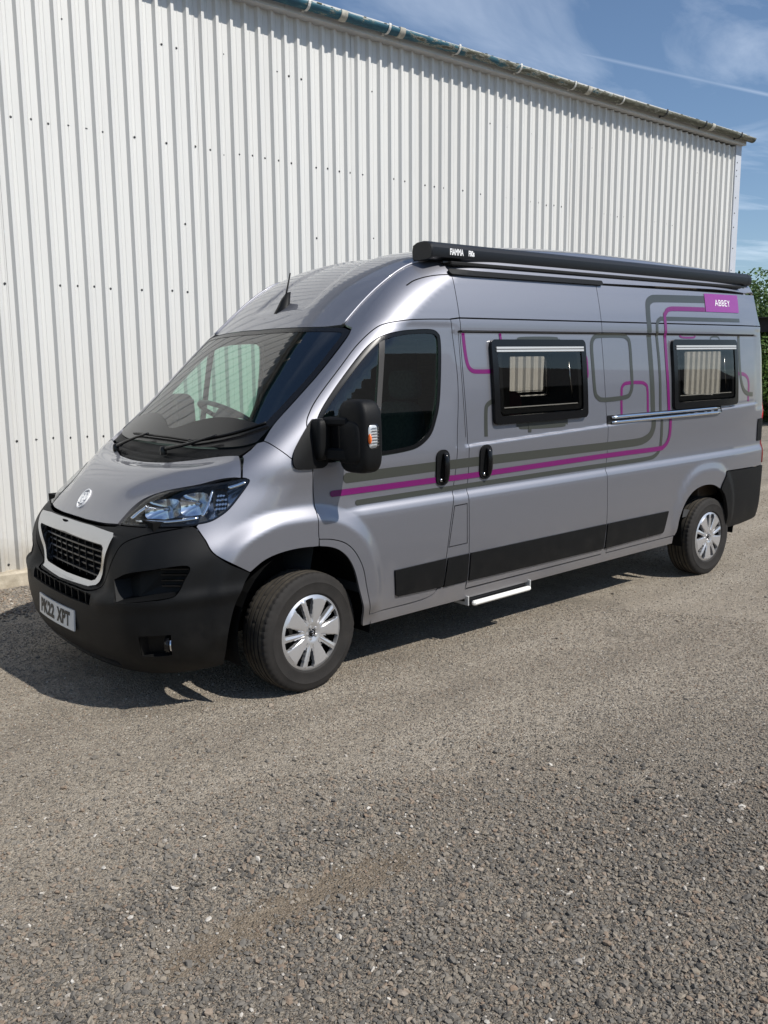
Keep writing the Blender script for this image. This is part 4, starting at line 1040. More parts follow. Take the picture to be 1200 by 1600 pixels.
# ---- graphics on the near side -----------------------------------------------------------------
def stripe(name, path, width, material, off, closed=False, round_end=False):
    P = crc(path, 5) if closed else cr(path, 5)
    P = resample(P, .02) if closed else np.vstack([a + (b-a)*t for a, b in zip(P[:-1], P[1:]) for t in np.arange(0, 1, 1/max(1, math.ceil(np.linalg.norm(b-a)/.025)))] + [P[-1:]])
    if round_end:                                  # finer steps round the end
        d0 = (P[1] - P[0])/np.linalg.norm(P[1] - P[0]); r = width/2
        s0 = r*(1 - np.cos(np.linspace(0, math.pi/2, 9))); k0 = int(np.searchsorted(np.linalg.norm(P - P[0], axis=1), r*1.05))
        P = np.vstack([P[0] + d0*s0[:, None], P[max(k0, 1):]])
    T = np.roll(P, -1, 0) - np.roll(P, 1, 0) if closed else np.gradient(P, axis=0)
    T /= np.maximum(np.linalg.norm(T, axis=1, keepdims=True), 1e-9); Nn = np.stack([-T[:, 1], T[:, 0]], 1)
    w = np.full(len(P), width/2)
    if round_end:
        s_ = np.concatenate([[0], np.cumsum(np.linalg.norm(np.diff(P, axis=0), axis=1))]); r = width/2
        w = np.where(s_ < r, np.sqrt(np.maximum(r*r - (r - s_)**2, 1e-9)), w)
    K = 4; rows = [P + Nn*w[:, None]*t for t in np.linspace(-1, 1, K+1)]
    UV = np.stack(rows, 1).reshape(-1, 2); Q = S.inv(UV); nr = normals(Q); Q = Q + nr*off - SH
    n = len(P); m = K+1
    F = [(i*m+j, i*m+j+1, ((i+1) % n)*m+j+1, ((i+1) % n)*m+j) for i in range(n if closed else n-1) for j in range(K)]
    me = bpy.data.meshes.new(name); F2 = np.array(F)
    fn = np.cross(Q[F2[:, 1]]-Q[F2[:, 0]], Q[F2[:, 2]]-Q[F2[:, 0]]); fl = (fn*nr[F2[:, 0]]).sum(1) < 0; F2[fl] = F2[fl][:, ::-1]
    me.from_pydata(Q.tolist(), [], F2.tolist()); me.polygons.foreach_set('use_smooth', np.ones(len(F2), bool)); me.update()
    me.normals_split_custom_set_from_vertices(nr.tolist())
    return data_obj(name, me, material, van)
DEC = {
 'g1': ([(1.196, 1.116), (1.574, 1.117), (1.973, 1.119), (2.721, 1.116), (3.186, 1.114), (3.6, 1.112), (3.90, 1.113), (4.00, 1.125), (4.07, 1.155), (4.103, 1.205), (4.106, 1.27), (4.112, 1.354), (4.093, 1.669), (4.078, 1.969), (4.085, 2.06), (4.10, 2.115), (4.15, 2.143), (4.23, 2.152), (4.523, 2.159), (4.90, 2.166)], .056, 'olive', .0012, 0, 1),
 'm1': ([(1.108, 1.042), (1.923, 1.039), (2.164, 1.037), (3.517, 1.045), (4.157, 1.043), (4.255, 1.053), (4.313, 1.095), (4.332, 1.16), (4.330, 1.247), (4.326, 1.329), (4.300, 1.665), (4.292, 1.996), (4.312, 2.045), (4.36, 2.075), (4.48, 2.083), (4.88, 2.087)], .034, 'magenta', .0030, 0, 1),
 'g2': ([(1.274, .975), (1.974, .978), (2.725, .979), (3.192, .980), (3.631, .979), (4.02, .980), (4.14, .992), (4.205, 1.037), (4.221, 1.12), (4.214, 1.254), (4.202, 1.667), (4.180, 1.91), (4.188, 1.972), (4.23, 2.0), (4.348, 2.006), (5.422, 2.011)], .030, 'olive', .0021, 0, 1),
 'm2': ([(2.150, 1.884), (2.156, 1.788), (2.166, 1.72), (2.182, 1.683), (2.214, 1.661), (2.265, 1.656), (2.40, 1.655)], .026, 'magenta', .0012, 0, 0),
 'm3': ([(2.471, 1.884), (2.480, 1.80)], .020, 'magenta', .0030, 0, 0),
 'g3': ([(2.311, 1.262), (2.314, 1.407), (2.330, 1.455), (2.40, 1.482)], .030, 'olive', .0012, 0, 0),
 'g4': ([(2.722, 1.36), (2.717, 1.262)], .028, 'olive', .0030, 0, 0),
 'm4': ([(3.25, 1.741), (3.310, 1.738), (3.329, 1.715), (3.333, 1.616), (3.315, 1.592), (3.25, 1.587)], .014, 'magenta', .0012, 0, 0),
 'g5': ([(3.48, 1.876), (3.735, 1.878), (3.805, 1.862), (3.835, 1.82), (3.842, 1.672), (3.846, 1.536), (3.826, 1.475), (3.763, 1.445), (3.52, 1.436), (3.440, 1.454), (3.405, 1.505), (3.391, 1.679), (3.388, 1.805), (3.413, 1.857)], .032, 'olive', .0021, 1, 0),
 'm5': ([(3.717, 1.31), (3.717, 1.483), (3.733, 1.526), (3.788, 1.544), (3.947, 1.544), (4.012, 1.529), (4.040, 1.49), (4.048, 1.315)], .025, 'magenta', .0012, 0, 0),
 'm6': ([(4.492, 1.884), (4.516, 1.872), (4.561, 1.868), (4.675, 1.868), (4.708, 1.873), (4.718, 1.884)], .015, 'magenta', .0021, 0, 0),
 'g6': ([(4.940, 1.84), (4.950, 1.868), (4.985, 1.876), (5.045, 1.876), (5.076, 1.866), (5.084, 1.84)], .012, 'olive', .0012, 0, 0),
 'g7': ([(5.407, 1.884), (5.412, 1.648), (5.430, 1.532), (5.480, 1.445), (5.560, 1.405), (5.66, 1.395)], .036, 'olive', .0021, 0, 0),
 'm7': ([(5.28, 1.577), (5.440, 1.574), (5.530, 1.552), (5.577, 1.496), (5.574, 1.34)], .030, 'magenta', .0012, 0, 0),
 'm8': ([(5.131, 1.36), (5.118, 1.345)], .024, 'magenta', .0012, 0, 0)}
for k_, (pth, wd, mm, of, cl, re_) in DEC.items():
    stripe('graphic_stripe', pth, wd, M[mm], of, bool(cl), bool(re_))
fillp = crc([(2.604, 1.80), (2.623, 1.848), (2.68, 1.864), (2.982, 1.866), (3.035, 1.852), (3.058, 1.80), (3.105, 1.34), (3.085, 1.292), (3.03, 1.276), (2.67, 1.284), (2.612, 1.301), (2.587, 1.36)])
panel('graphic_patch', S, fillp, M['olive'], holes=[win_rect(W1, .04, .03)], step=(.05, .05), gap=0, off=.0012, skirt=0)
box = panel('name_panel', S, [(4.888, 2.070), (5.425, 2.072), (5.447, 2.217), (4.905, 2.213)], M['violet'], step=(.05, .03), gap=0, off=.0040, skirt=0)
def letter_on_side(txt, x, z, size, material, parent, off, sx=1., bold=0., spacing=1.):
    me = text_mesh(txt, size, bold, 0, sx, spacing)
    co = np.empty(len(me.vertices)*3); me.vertices.foreach_get('co', co); co = co.reshape(-1, 3)
    Q = S.inv(np.stack([x + co[:, 0], z + co[:, 1]], 1)); nr = normals(Q); Q = Q + nr*off - SH
    me.vertices.foreach_set('co', Q.ravel()); me.update()
    return data_obj('lettering', me, material, parent)
letter_on_side('ABBEY', 5.165, 2.141, .072, M['letter_white'], box, .0055, 1.15, .0, 1.05)

# ---- trim on the near side (and its far twin) ----------------------------------------------------
tr1 = panel('sliding_door_rail_cover', S, rrect(2.10, 3.565, 2.216, 2.246, .013), M['black_plastic'], step=(.1, .03), gap=0, off=.018, skirt=.02)
dl = panel('roof_drip_line', S, [(3.58, 2.222), (5.62, 2.232), (5.62, 2.2365), (3.58, 2.2265)], M['dark_gap'], step=(.2, .1), gap=0, off=.001, skirt=0); mirrored(dl)
cl_ = stripe('roof_drip_line', [(1.80, 2.150), (1.86, 2.180), (1.94, 2.203), (2.02, 2.216), (2.10, 2.222)], .005, M['dark_gap'], .001); mirrored(cl_)
gl_ = panel('recess_edge_shade', S, rrect(2.105, 5.70, 1.886, 1.899, .006), M['dark_gap'], step=(.2, .02), h=.05, gap=0, off=.0012, skirt=0); mirrored(gl_)  # dark strip painted where the overhang shades the window recess's upper edge
gv = stripe('recess_edge_shade', [(2.112, 1.885), (2.114, 1.7), (2.125, 1.45), (2.135, 1.27)], .003, M['dark_gap'], .001)  # the same dark line down the recess's front edge
# roof ditch mouldings that run up from the windscreen corners
for sgn in (-1, 1):
    P = cr([(1.437, -.716, 1.93), (1.582, -.712, 2.058), (1.731, -.716, 2.172), (1.904, -.722, 2.275), (2.02, -.752, 2.31), (2.10, -.79, 2.318)])
    Q = Xm.inv(Xm.fwd(P)); Q = Q + normals(Q)*.003 - SH; Q[:, 1] *= -sgn
    mb = MB(); mb.tube(Q, .0075, 8); mb.build('roof_moulding', M['paint'], van, True)
# door handles
for hx, hz, par in ((1.926, 1.108, doors[0]), (2.291, 1.110, van)):
    pl_ = panel('door_handle', S, rrect(hx - .052, hx + .052, hz - .105, hz + .105, .045), M['black_plastic'], par, step=(.02, .02), h=.012, gap=0, off=.010, skirt=.014)
    c0 = S.inv(np.array([(hx, hz)]))[0] - SH
    mb = MB(); zz = np.linspace(-.085, .085, 9)
    mb.tube([(c0[0] + .006, c0[1] - .014 - .020*math.sqrt(max(0, 1 - (z/.09)**2)), c0[2] + z) for z in zz], [.012, .016, .018, .019, .019, .019, .018, .016, .012], 10)
    gr = mb.build('handle_grip', M['gloss_black'], pl_, True)
    mb = MB(); mb.lathe([(0, -.004), (.010, -.003), (.011, .004)], 12, 'y', (c0[0] - .018, c0[1] - .012, c0[2] - .072)); mb.build('handle_lock', M['satin_chrome'], pl_, True)
    if par is doors[0]:
        h2 = mirrored(pl_, doors[1]); mirrored(gr, h2)
# chrome sliding-door track behind
tk = panel('door_track', S, [(3.545, 1.262), (3.60, 1.262), (5.04, 1.262), (5.085, 1.275), (5.085, 1.325), (3.545, 1.325)], M['black_plastic'], step=(.1, .02), gap=0, off=.004, skirt=.008)
for zz in (1.275, 1.310):
    xs = np.linspace(3.585, 5.045, 24); Q = S.inv(np.stack([xs, np.full(24, zz)], 1)) - SH; Q[:, 1] -= .012
    mb = MB(); mb.tube(Q, [.007] + [.0125]*22 + [.007], 10); mb.build('track_bar', M['chrome'], tk, True)

# ---- headlamps ----------------------------------------------------------------------------------
def headlamp():
    uv = Zm.fwd(HL)
    class Z2(MapZ):
        def fwd(s, P): return np.atleast_2d(P)
    z2 = Z2(); silver_in = mat('lamp_inner_silver', (.34, .35, .38), .2, .9)
    lens = panel('headlamp', z2, uv, M['lamp_glass'], van, step=(.03, .03), h=.015, gap=.002, off=.001, skirt=.003)
    rim = panel('lamp_rim', z2, inset(resample(uv, .012), -.002), M['gloss_black'], lens, holes=[inset(resample(uv, .012), .008)], step=(.03, .03), h=.012, gap=0, off=-.001, skirt=.02)
    back = panel('lamp_housing', z2, inset(resample(uv, .012), .002), silver_in, lens, step=(.012, .012), h=.012, gap=0, off=-.045, skirt=0,
                 relief=lambda P: -.045 + .02*np.sin(P[:, 1]*40)*0)
    # side walls of the housing
    L_ = z2.inv(resample(uv, .02)); nr = normals(L_); n = len(L_)
    V = np.vstack([L_ - .003*nr, L_ - .062*nr]) - SH
    mesh_obj('lamp_wall', V, [(i, i+n, (i+1) % n+n, (i+1) % n) for i in range(n)], M['lamp_dark'], lens)
    # two bowls, the indicator block, light-guide trim
    def bowl(name, th, z, ry, rz, dep, m, tilt=0):
        c = z2.inv(np.array([(th, z)]))[0]; nrm = np.array([-.80, -.56, .10]); nrm /= np.linalg.norm(nrm)
        a = np.cross([0, 0, 1.], nrm); a /= np.linalg.norm(a); b = np.cross(nrm, a)
        V = []; F = []; nr_, na = 7, 24
        for i in range(nr_+1):
            r = i/nr_
            for j in range(na):
                t = 2*math.pi*j/na
                # rounded-square mouth
                sq = 1/max(abs(math.cos(t))**4 + abs(math.sin(t))**4, 1e-6)**.25
                V.append(c - nrm*(.012 + dep*(1 - r*r)) + (a*math.cos(t)*ry + b*(math.sin(t)*rz + tilt*math.cos(t)*ry))*r*(1 + .9*(sq - 1)*r) - SH)
        F = [(i*na+j, i*na+(j+1) % na, (i+1)*na+(j+1) % na, (i+1)*na+j) for i in range(nr_) for j in range(na)]
        o = mesh_obj(name, V, F, m, lens, True)
        mb = MB(); mb.tube([c - nrm*(.012 + dep) - SH, c - nrm*(.012 + dep*.35) - SH], [.011, .009], 10); mb.build('lamp_bulb', M['satin_chrome'], lens, True)
        return o
    th = lambda y, x: math.atan2(y, 1.3 - x)
    bowl('lamp_reflector', th(-.650, .335), 1.020, .100, .050, .055, M['reflector'], .12)
    bowl('lamp_reflector', th(-.782, .435), 1.048, .080, .056, .055, M['reflector'], .12)
    bowl('lamp_indicator', th(-.872, .520), 1.064, .040, .056, .035, M['lamp_dark'], .1)
    # chrome blades
    for pts, w_ in (([(.225, -.56, .968), (.33, -.735, .976), (.41, -.85, .990)], .009), ([(.47, -.865, 1.115), (.44, -.875, 1.05), (.42, -.868, .995)], .008), ([(.575, -.870, 1.122), (.615, -.893, 1.133), (.650, -.908, 1.145)], .013), ([(.215, -.52, .975), (.245, -.53, 1.0), (.285, -.55, 1.03)], .012)):
        P = z2.inv(np.array([Zm.fwd(np.array([p]))[0] for p in cr(pts, 5)])); P = P - normals(P)*.012 - SH
        mb = MB(); mb.tube(P, w_, 8); mb.build('lamp_blade', M['reflector'], lens, True)
    # facets of the indicator
    mb = MB()
    for k in range(16):
        a_ = Zm.fwd(np.array([(.515 + .012*(k % 4), -.862 - .008*(k % 4), 1.03 + .021*(k//4))]))[0]
        P = z2.inv(np.array([a_]))[0]; P = P - normals(P[None])[0]*.028 - SH
        mb.box(P, (.012, .012, .012), R=[[.7, .7, 0], [-.5, .5, .7], [.5, -.5, .7]])
    mb.build('lamp_prisms', M['reflector'], lens)
    return lens
hl_ = headlamp()
h2 = mirrored(hl_)
for c in list(hl_.children):
    m_ = mirrored(c, h2)
    if c.name.startswith(('lamp_housing', 'lamp_prisms')): m_.data.materials.clear(); m_.data.materials.append(M['lamp_dark'])
    if c.name.startswith(('lamp_blade', 'lamp_reflector', 'lamp_bulb', 'lamp_indicator')): bpy.data.objects.remove(m_)

# ---- bonnet badge: ring and letters ----------------------------------------------------------------
bc = np.array([.186, .006]); 
def on_bonnet(U):
    """flat badge coordinates (across, up) -> on the bonnet"""
    U = np.atleast_2d(U); a = math.atan(.62)
    Q = Tm.inv(np.stack([bc[0] + U[:, 1]*math.cos(math.radians(33)), bc[1] - U[:, 0]], 1))
    return Q + normals(Q)*(bonnet_rib(Q) - .006)[:, None]
def badge_strip(name, path, w, parent, material, off=.013):
    P = np.array(path, float); T = np.gradient(P, axis=0); T /= np.linalg.norm(T, axis=1, keepdims=True); Nn = np.stack([-T[:, 1], T[:, 0]], 1)
    A, B = on_bonnet(P + Nn*w/2), on_bonnet(P - Nn*w/2); nA = normals(A)
    n = len(P); V = np.vstack([A + nA*off, B + nA*off, A + nA*(off-.008), B + nA*(off-.008)]) - SH
    F = [(i, i+1, n+i+1, n+i) for i in range(n-1)] + [(i+1, i, 2*n+i, 2*n+i+1) for i in range(n-1)] + [(n+i, n+i+1, 3*n+i+1, 3*n+i) for i in range(n-1)]
    return mesh_obj(name, V, F, material, parent)
t_ = np.linspace(0, 2*math.pi, 41)
bd = badge_strip('bonnet_badge', np.stack([.049*np.cos(t_), .049*np.sin(t_)], 1), .006, bonnet, M['letter_white'])
dk = on_bonnet(np.stack([.055*np.cos(t_[:-1]), .055*np.sin(t_[:-1])], 1)); dk = dk + normals(dk)*.0105 - SH
for q in ([(-.036, -.030), (-.034, 0), (-.030, .026), (-.012, .032), (-.002, .020), (-.010, .006), (-.026, .002)], [(-.022, .002), (-.008, -.016), (.002, -.036)],
          [(.004, .036), (.000, .010), (.008, -.020), (.022, -.030), (.036, -.016)], [(.012, .038), (.032, .030), (.040, .010), (.034, -.004)], [(.020, .022), (.016, .0), (.022, -.014)]):
    badge_strip('badge_letter', cr(np.array(q)*.84, 4), .0072, bonnet, M['letter_white'])

# ---- number plate ----------------------------------------------------------------------------------
mb = MB()
npl = empty('number_plate', (-.040 - AXF, 0, .428), (0, math.radians(4), 0), van)
V = []; K = 13
for i in range(K):
    y = -.26 + .52*i/(K-1); dx_ = .20*y*y
    for ax_, az_ in ((dx_, -.0555), (dx_, .0555), (dx_ + .008, .0555), (dx_ + .008, -.0555)): V.append((ax_, y, az_))
F = [(i*4+j, i*4+(j+1) % 4, (i+1)*4+(j+1) % 4, (i+1)*4+j) for i in range(K-1) for j in range(4)] + [(3, 2, 1, 0), tuple((K-1)*4+j for j in range(4))]
po = mesh_obj('plate_board', V, F, M['plate'], npl)
for txt, yc, wd in (('PK22', .1025, .229), ('XPT', -.1335, .168)):
    me = text_mesh(txt, .105, .0052, 0, 1.0, 1.08)
    co = np.empty(len(me.vertices)*3); me.vertices.foreach_get('co', co); co = co.reshape(-1, 3)
    ext = co.max(0) - co.min(0); cc = (co.max(0) + co.min(0))/2; co = co - cc
    yy = yc - co[:, 0]*wd/ext[0]; zz_ = co[:, 1]*.079/ext[1]
    me.vertices.foreach_set('co', np.stack([.20*yy*yy - .0016, yy, zz_], 1).ravel()); me.update()
    data_obj('plate_lettering', me, M['letter_black'], npl)

# ---- wing mirrors ----------------------------------------------------------------------------------
def superbox(c, d, ex, n=28, m=18, shape=None):
    """rounded block"""
    V = []; F = []
    sp = lambda v, e: math.copysign(abs(v)**e, v)
    for i in range(m+1):
        f = -math.pi/2 + math.pi*i/m
        for j in range(n):
            t = 2*math.pi*j/n
            v = np.array([sp(math.cos(f), ex)*sp(math.cos(t), ex), sp(math.cos(f), ex)*sp(math.sin(t), ex), sp(math.sin(f), ex)])
            if shape: v = shape(v)
            V.append(v*np.array(d)/2 + c)
    F = [(i*n+j, i*n+(j+1) % n, (i+1)*n+(j+1) % n, (i+1)*n+j) for i in range(m) for j in range(n)]
    return V, F
def mirror_set():
    base = panel('door_mirror', S, crc([(.895, 1.20), (.93, 1.190), (1.0, 1.187), (1.07, 1.190), (1.10, 1.23), (1.095, 1.33), (1.07, 1.41), (1.035, 1.435), (1.0, 1.402), (.95, 1.345), (.905, 1.285), (.886, 1.235)], 4), M['black_plastic'], van, step=(.02, .02), h=.012, gap=0, off=.014, skirt=.016)
    # foot that swells out from the base, two arms
    mb = MB(); V, F = superbox(np.array([1.05, -1.005, 1.335]), (.085, .10, .215), .5); mb.add(np.array(V) - SH, F); mb.build('mirror_foot', M['black_plastic'], base, True)
    for z in (1.428, 1.262):
        mb = MB(); mb.box(np.array([1.105, -1.09, z]) - SH, (.075, .16, .042 if z > 1.3 else .060), ch=.010, R=[[.96, -.28, 0], [.28, .96, 0], [0, 0, 1]]); mb.build('mirror_arm', M['black_plastic'], base)
    mb = MB(); mb.box(np.array([1.10, -1.075, 1.345]) - SH, (.03, .10, .17), ch=.01); mb.build('mirror_web', M['gloss_black'], base)
    def shp(v):
        x, y, z = v
        w_ = 1 - .16*max(0, z)**3 - .05*max(0, -z)**3
        return np.array([x*(.55 + .45*1) - .12*(1-abs(y)) - .10*z*z*0, y*w_, z])
    V, F = superbox(np.array([1.175, -1.178, 1.352]), (.135, .235, .372), .40, 36, 26, shp)
    mb = MB(); mb.add(np.array(V) - SH, F); head = mb.build('mirror_head', M['black_plastic'], base, True)
    # shell split: a recessed lower cover line
    V, F = superbox(np.array([1.150, -1.165, 1.325]), (.115, .200, .225), .34, 32, 20, shp); mb = MB(); mb.add(np.array(V) - SH, F); mb.build('mirror_cover', M['black_plastic'], base, True)
    # glass faces rearward
    mb = MB(); mb.box(np.array([1.238, -1.185, 1.40]) - SH, (.006, .17, .19), ch=.002); mb.build('mirror_glass', M['chrome'], base)
    # side repeater on the outer end
    V, F = superbox(np.array([1.168, -1.279, 1.355]), (.070, .056, .135), .5, 20, 14); mb = MB(); mb.add(np.array(V) - SH, F); lp = mb.build('repeater_lens', M['lamp_glass'], base, True)
    V, F = superbox(np.array([1.165, -1.278, 1.355]), (.063, .044, .127), .5, 20, 14); mb = MB(); mb.add(np.array(V) - SH, F); mb.build('repeater_reflector', mat('repeater_white', (.72, .70, .68), .25, .3), base, True)
    V, F = superbox(np.array([1.140, -1.299, 1.345]), (.016, .024, .052), 1., 12, 10); mb = MB(); mb.add(np.array(V) - SH, F); mb.build('repeater_bulb', M['lens_orange'], base, True)
    mb = MB()
    for k in range(7): mb.box(np.array([1.172, -1.3035, 1.312 + .0145*k]) - SH, (.045, .003, .003))
    mb.build('repeater_ribs', M['reflector'], base)
    return base
ms = mirror_set(); m2 = mirrored(ms)
hinge = Matrix.Translation((1.085 - AXF, 1.02, 0))
for c in list(ms.children):                          # the far one is folded back along the door
    f_ = mirrored(c, m2)
    if 'foot' not in f_.name: f_.data.transform(hinge@Matrix.Rotation(math.radians(-72), 4, 'Z')@hinge.inverted())

# ---- wipers, aerial ------------------------------------------------------------------------------
def on_ws(P, off):
    Q = Xm.inv(Xm.fwd(np.array(P, float))); return Q + normals(Q)*off - SH
def wiper(blade, arm):
    mb = MB(); mb.tube(on_ws(cr(blade, 6), .018), .0065, 6, squash=.6); b = mb.build('wiper_blade', M['gloss_black'], van, True)
    mb = MB(); mb.tube(on_ws(cr(blade, 6), .008), .0045, 5); mb.build('wiper_rubber', M['dark_gap'], b, True)
    a = on_ws(cr(arm, 6), .030); a[:, 2] += np.linspace(-.012, .004, len(a))
    mb = MB(); mb.tube(a, np.linspace(.0115, .0065, len(a)), 8); mb.build('wiper_arm', M['gloss_black'], b, True)
    mb = MB(); mb.lathe([(0, .018), (.015, .014), (.019, 0), (.019, -.03)], 14, 'z', a[0]); mb.build('wiper_pivot', M['gloss_black'], b, True)
wiper([(.655, -.33, 1.30), (.700, -.50, 1.33), (.770, -.66, 1.365), (.870, -.80, 1.415)], [(.590, -.18, 1.26), (.640, -.38, 1.29), (.715, -.57, 1.335)])
wiper([(.672, .40, 1.315), (.655, .10, 1.315), (.655, -.18, 1.312), (.662, -.36, 1.31)], [(.590, .58, 1.26), (.61, .40, 1.285), (.648, .12, 1.31)])
a0 = Xm.inv(Xm.fwd(np.array([[1.50, 0, 2.03]])))[0]
mb = MB()
prof = [(1.425, .030), (1.46, .040), (1.50, .040), (1.535, .032), (1.56, .018)]
V = []; F = []
for i, (x, w_) in enumerate(prof):
    b = Xm.inv(np.array([[x, 0.]]))[0]; hgt = [.006, .030, .060, .072, .060][i]
    V += [(b[0], -w_, b[2] - .02), (b[0] + .02, -w_*.35, b[2] + hgt), (b[0] + .02, w_*.35, b[2] + hgt), (b[0], w_, b[2] - .02)]
F = [(i*4+j, i*4+j+1, (i+1)*4+j+1, (i+1)*4+j) for i in range(4) for j in range(3)] + [(0, 1, 2, 3), (19, 18, 17, 16)]
mb.add(np.array(V) - SH, F); ab_ = mb.build('aerial_base', M['black_plastic'], van, True)
mb = MB(); mb.tube(np.array([(1.535, 0, 2.085), (1.55, 0, 2.16), (1.585, 0, 2.285)]) - SH, [.010, .006, .0045], 8); mb.build('aerial_mast', M['black_plastic'], ab_, True)

# ---- roof awning ------------------------------------------------------------------------------------
aw = empty('roof_awning', tuple(np.array([2.0, -.80, 2.29]) - SH), (0, 0, 0), van)
X0, X1 = 1.985, 5.735
prof = [(-.862, 2.322), (-.868, 2.345), (-.866, 2.375), (-.852, 2.396), (-.825, 2.410), (-.79, 2.415), (-.735, 2.412), (-.70, 2.398), (-.692, 2.36), (-.695, 2.318), (-.72, 2.309), (-.80, 2.307), (-.845, 2.311)]
AO = np.array([2.0, -.80, 2.29])
mb = MB(); xs = [X0 + .05, X0 + .06, X1 - .06, X1 - .05]
n = len(prof); V = [(x, y, z) for x in xs for y, z in prof]
F = [(i*n+j, i*n+(j+1) % n, (i+1)*n+(j+1) % n, (i+1)*n+j) for i in range(3) for j in range(n)]
mb.add(np.array(V) - AO, F); mb.build('awning_case', M['awning'], aw, angle=.5)
for s_, xa in ((-1, X0), (1, X1)):
    mb = MB(); pc = np.array(prof); c_ = pc.mean(0)
    st_ = [(xa - s_*.055, 1.01), (xa - s_*.008, 1.01), (xa, .95)]
    V = [(x, *(c_ + (p - c_)*f)) for x, f in st_ for p in pc]
    F = [(i*n+j, i*n+(j+1) % n, (i+1)*n+(j+1) % n, (i+1)*n+j) for i in range(2) for j in range(n)] + [tuple(range(2*n, 3*n))]
    mb.add(np.array(V) - AO, F); mb.build('awning_end_cap', M['awning'], aw, angle=.5)
mb = MB(); mb.box(np.array([3.86, -.845, 2.2955]) - AO, (3.55, .02, .012)); mb.build('awning_lead_rail', M['gloss_black'], aw)
for x in (2.35, 3.55, 4.55, 5.5):
    mb = MB(); mb.box(np.array([x, -.80, 2.285]) - AO, (.32, .09, .045), ch=.006); mb.build('awning_bracket', M['black_plastic'], aw)
mb = MB(); mb.box(np.array([3.82, -.838, 2.288]) - AO, (3.40, .100, .024), ch=.006); mb.build('awning_adapter', M['black_plastic'], aw)
def letters_flat(txt, size, sx, bold):
    me = text_mesh(txt, size, bold, 0, sx); return me
for txt, x, sz, z in (('FIAMMA', 2.185, .050, 2.354), ('F80s', 2.310, .044, 2.353)):
    me = letters_flat(txt, sz, .62, .0016)
    me.transform(Matrix(((1, 0, 0, x - AO[0]), (0, 0, 1, -.8685 - AO[1]), (0, 1, 0, z - AO[2]), (0, 0, 0, 1))))
    data_obj('lettering', me, M['letter_white'], aw)

# ---- entrance step ------------------------------------------------------------------------------
stp = empty('entrance_step', tuple(np.array([2.4, -.9, .2]) - SH), (0, 0, 0), van); SO = np.array([2.4, -.9, .2])
mb = MB(); mb.box(np.array([2.42, -.86, .262]) - SO, (.58, .22, .026), ch=.004); mb.build('step_frame', M['steel'], stp)
mb = MB(); mb.box(np.array([2.43, -.950, .245]) - SO, (.54, .10, .018), ch=.006); mb.build('step_tread', M['gloss_black'], stp)
mb = MB(); mb.box(np.array([2.440, -1.005, .238]) - SO, (.54, .034, .030), ch=.010); mb.build('step_edge', M['white_plastic'], stp)
for x in (2.140, 2.722):
    mb = MB(); mb.box(np.array([x, -.93, .258]) - SO, (.010, .14, .060), ch=.002); mb.build('step_side_plate', M['alu'], stp)

# ---- wheels ------------------------------------------------------------------------------------------
RT = .334
def tyre_mesh():
    """turned tyre with ribs, grooves and sipes"""
    w = .108
    prof = [(.198, -.078), (.2045, -.090), (.2165, -.0985), (.219, -.1010), (.226, -.1025), (.229, -.1020), (.252, -.1060), (.275, -.1065), (.279, -.1080), (.283, -.1058), (.300, -.1025), (.314, -.0985), (.3235, -.0925)]
    tread = []
    for y, r in ((-.088, .3275), (-.070, .3310), (-.0525, .3325), (-.0520, .3245), (-.0440, .3245), (-.0435, .3332), (-.0185, .3340), (-.0180, .3255), (-.0090, .3255), (-.0085, .3342)): tread.append((r, y))
    half = prof + tread
    full = half + [(r, -y) for r, y in half[::-1]]
    n = 216; m = len(full); V = np.zeros((n, m, 3)); t = 2*np.pi*np.arange(n)/n
    for j, (r, y) in enumerate(full):
        rr = np.full(n, r); yy = np.full(n, y)
        ph = 0 if y < 0 else 2
        if abs(y) > .0545 and r > .318: rr = np.where((np.arange(n) + ph) % 4 == 0, rr - .0036, rr)
        if .019 < abs(y) < .0434 and r > .33: rr = np.where((np.arange(n) + ph) % 6 == 3, rr - .004, rr)
        if abs(y) < .009 and r > .33: rr = np.where((np.arange(n)) % 8 == 1, rr - .003, rr)
        # raised band on the sidewall
        V[:, j] = np.stack([rr*np.cos(t), yy, rr*np.sin(t)], 1)
    I = np.arange(n*m).reshape(n, m); I2 = np.roll(I, -1, 0)
    F = np.stack([I[:, :-1].ravel(), I[:, 1:].ravel(), I2[:, 1:].ravel(), I2[:, :-1].ravel()], 1)
    # flatten where it stands
    V = V.reshape(-1, 3); V[:, 2] = np.where(V[:, 2] < -.322, -.322 + (V[:, 2] + .322)*.15, V[:, 2])
    return V, F
TV, TF = tyre_mesh(); TV[:, [0, 2]] *= .972
tyre_me = bpy.data.meshes.new('tyre'); tyre_me.from_pydata(TV.tolist(), [], TF.tolist()); tyre_me.materials.append(M['rubber']); tyre_me.materials.append(M['tread'])
import bmesh
def fix(me, angle=None):
    bm = bmesh.new(); bm.from_mesh(me); bmesh.ops.recalc_face_normals(bm, faces=bm.faces[:])
    for f in bm.faces: f.smooth = angle is not None
    if angle is not None:
        for e in bm.edges:
            if len(e.link_faces) == 2 and e.calc_face_angle(0) > angle: e.smooth = False
    bm.to_mesh(me); bm.free()
fix(tyre_me, .45)
for f_ in tyre_me.polygons:
    c_ = f_.center
    if math.hypot(c_[0], c_[2]) > .3215: f_.material_index = 1
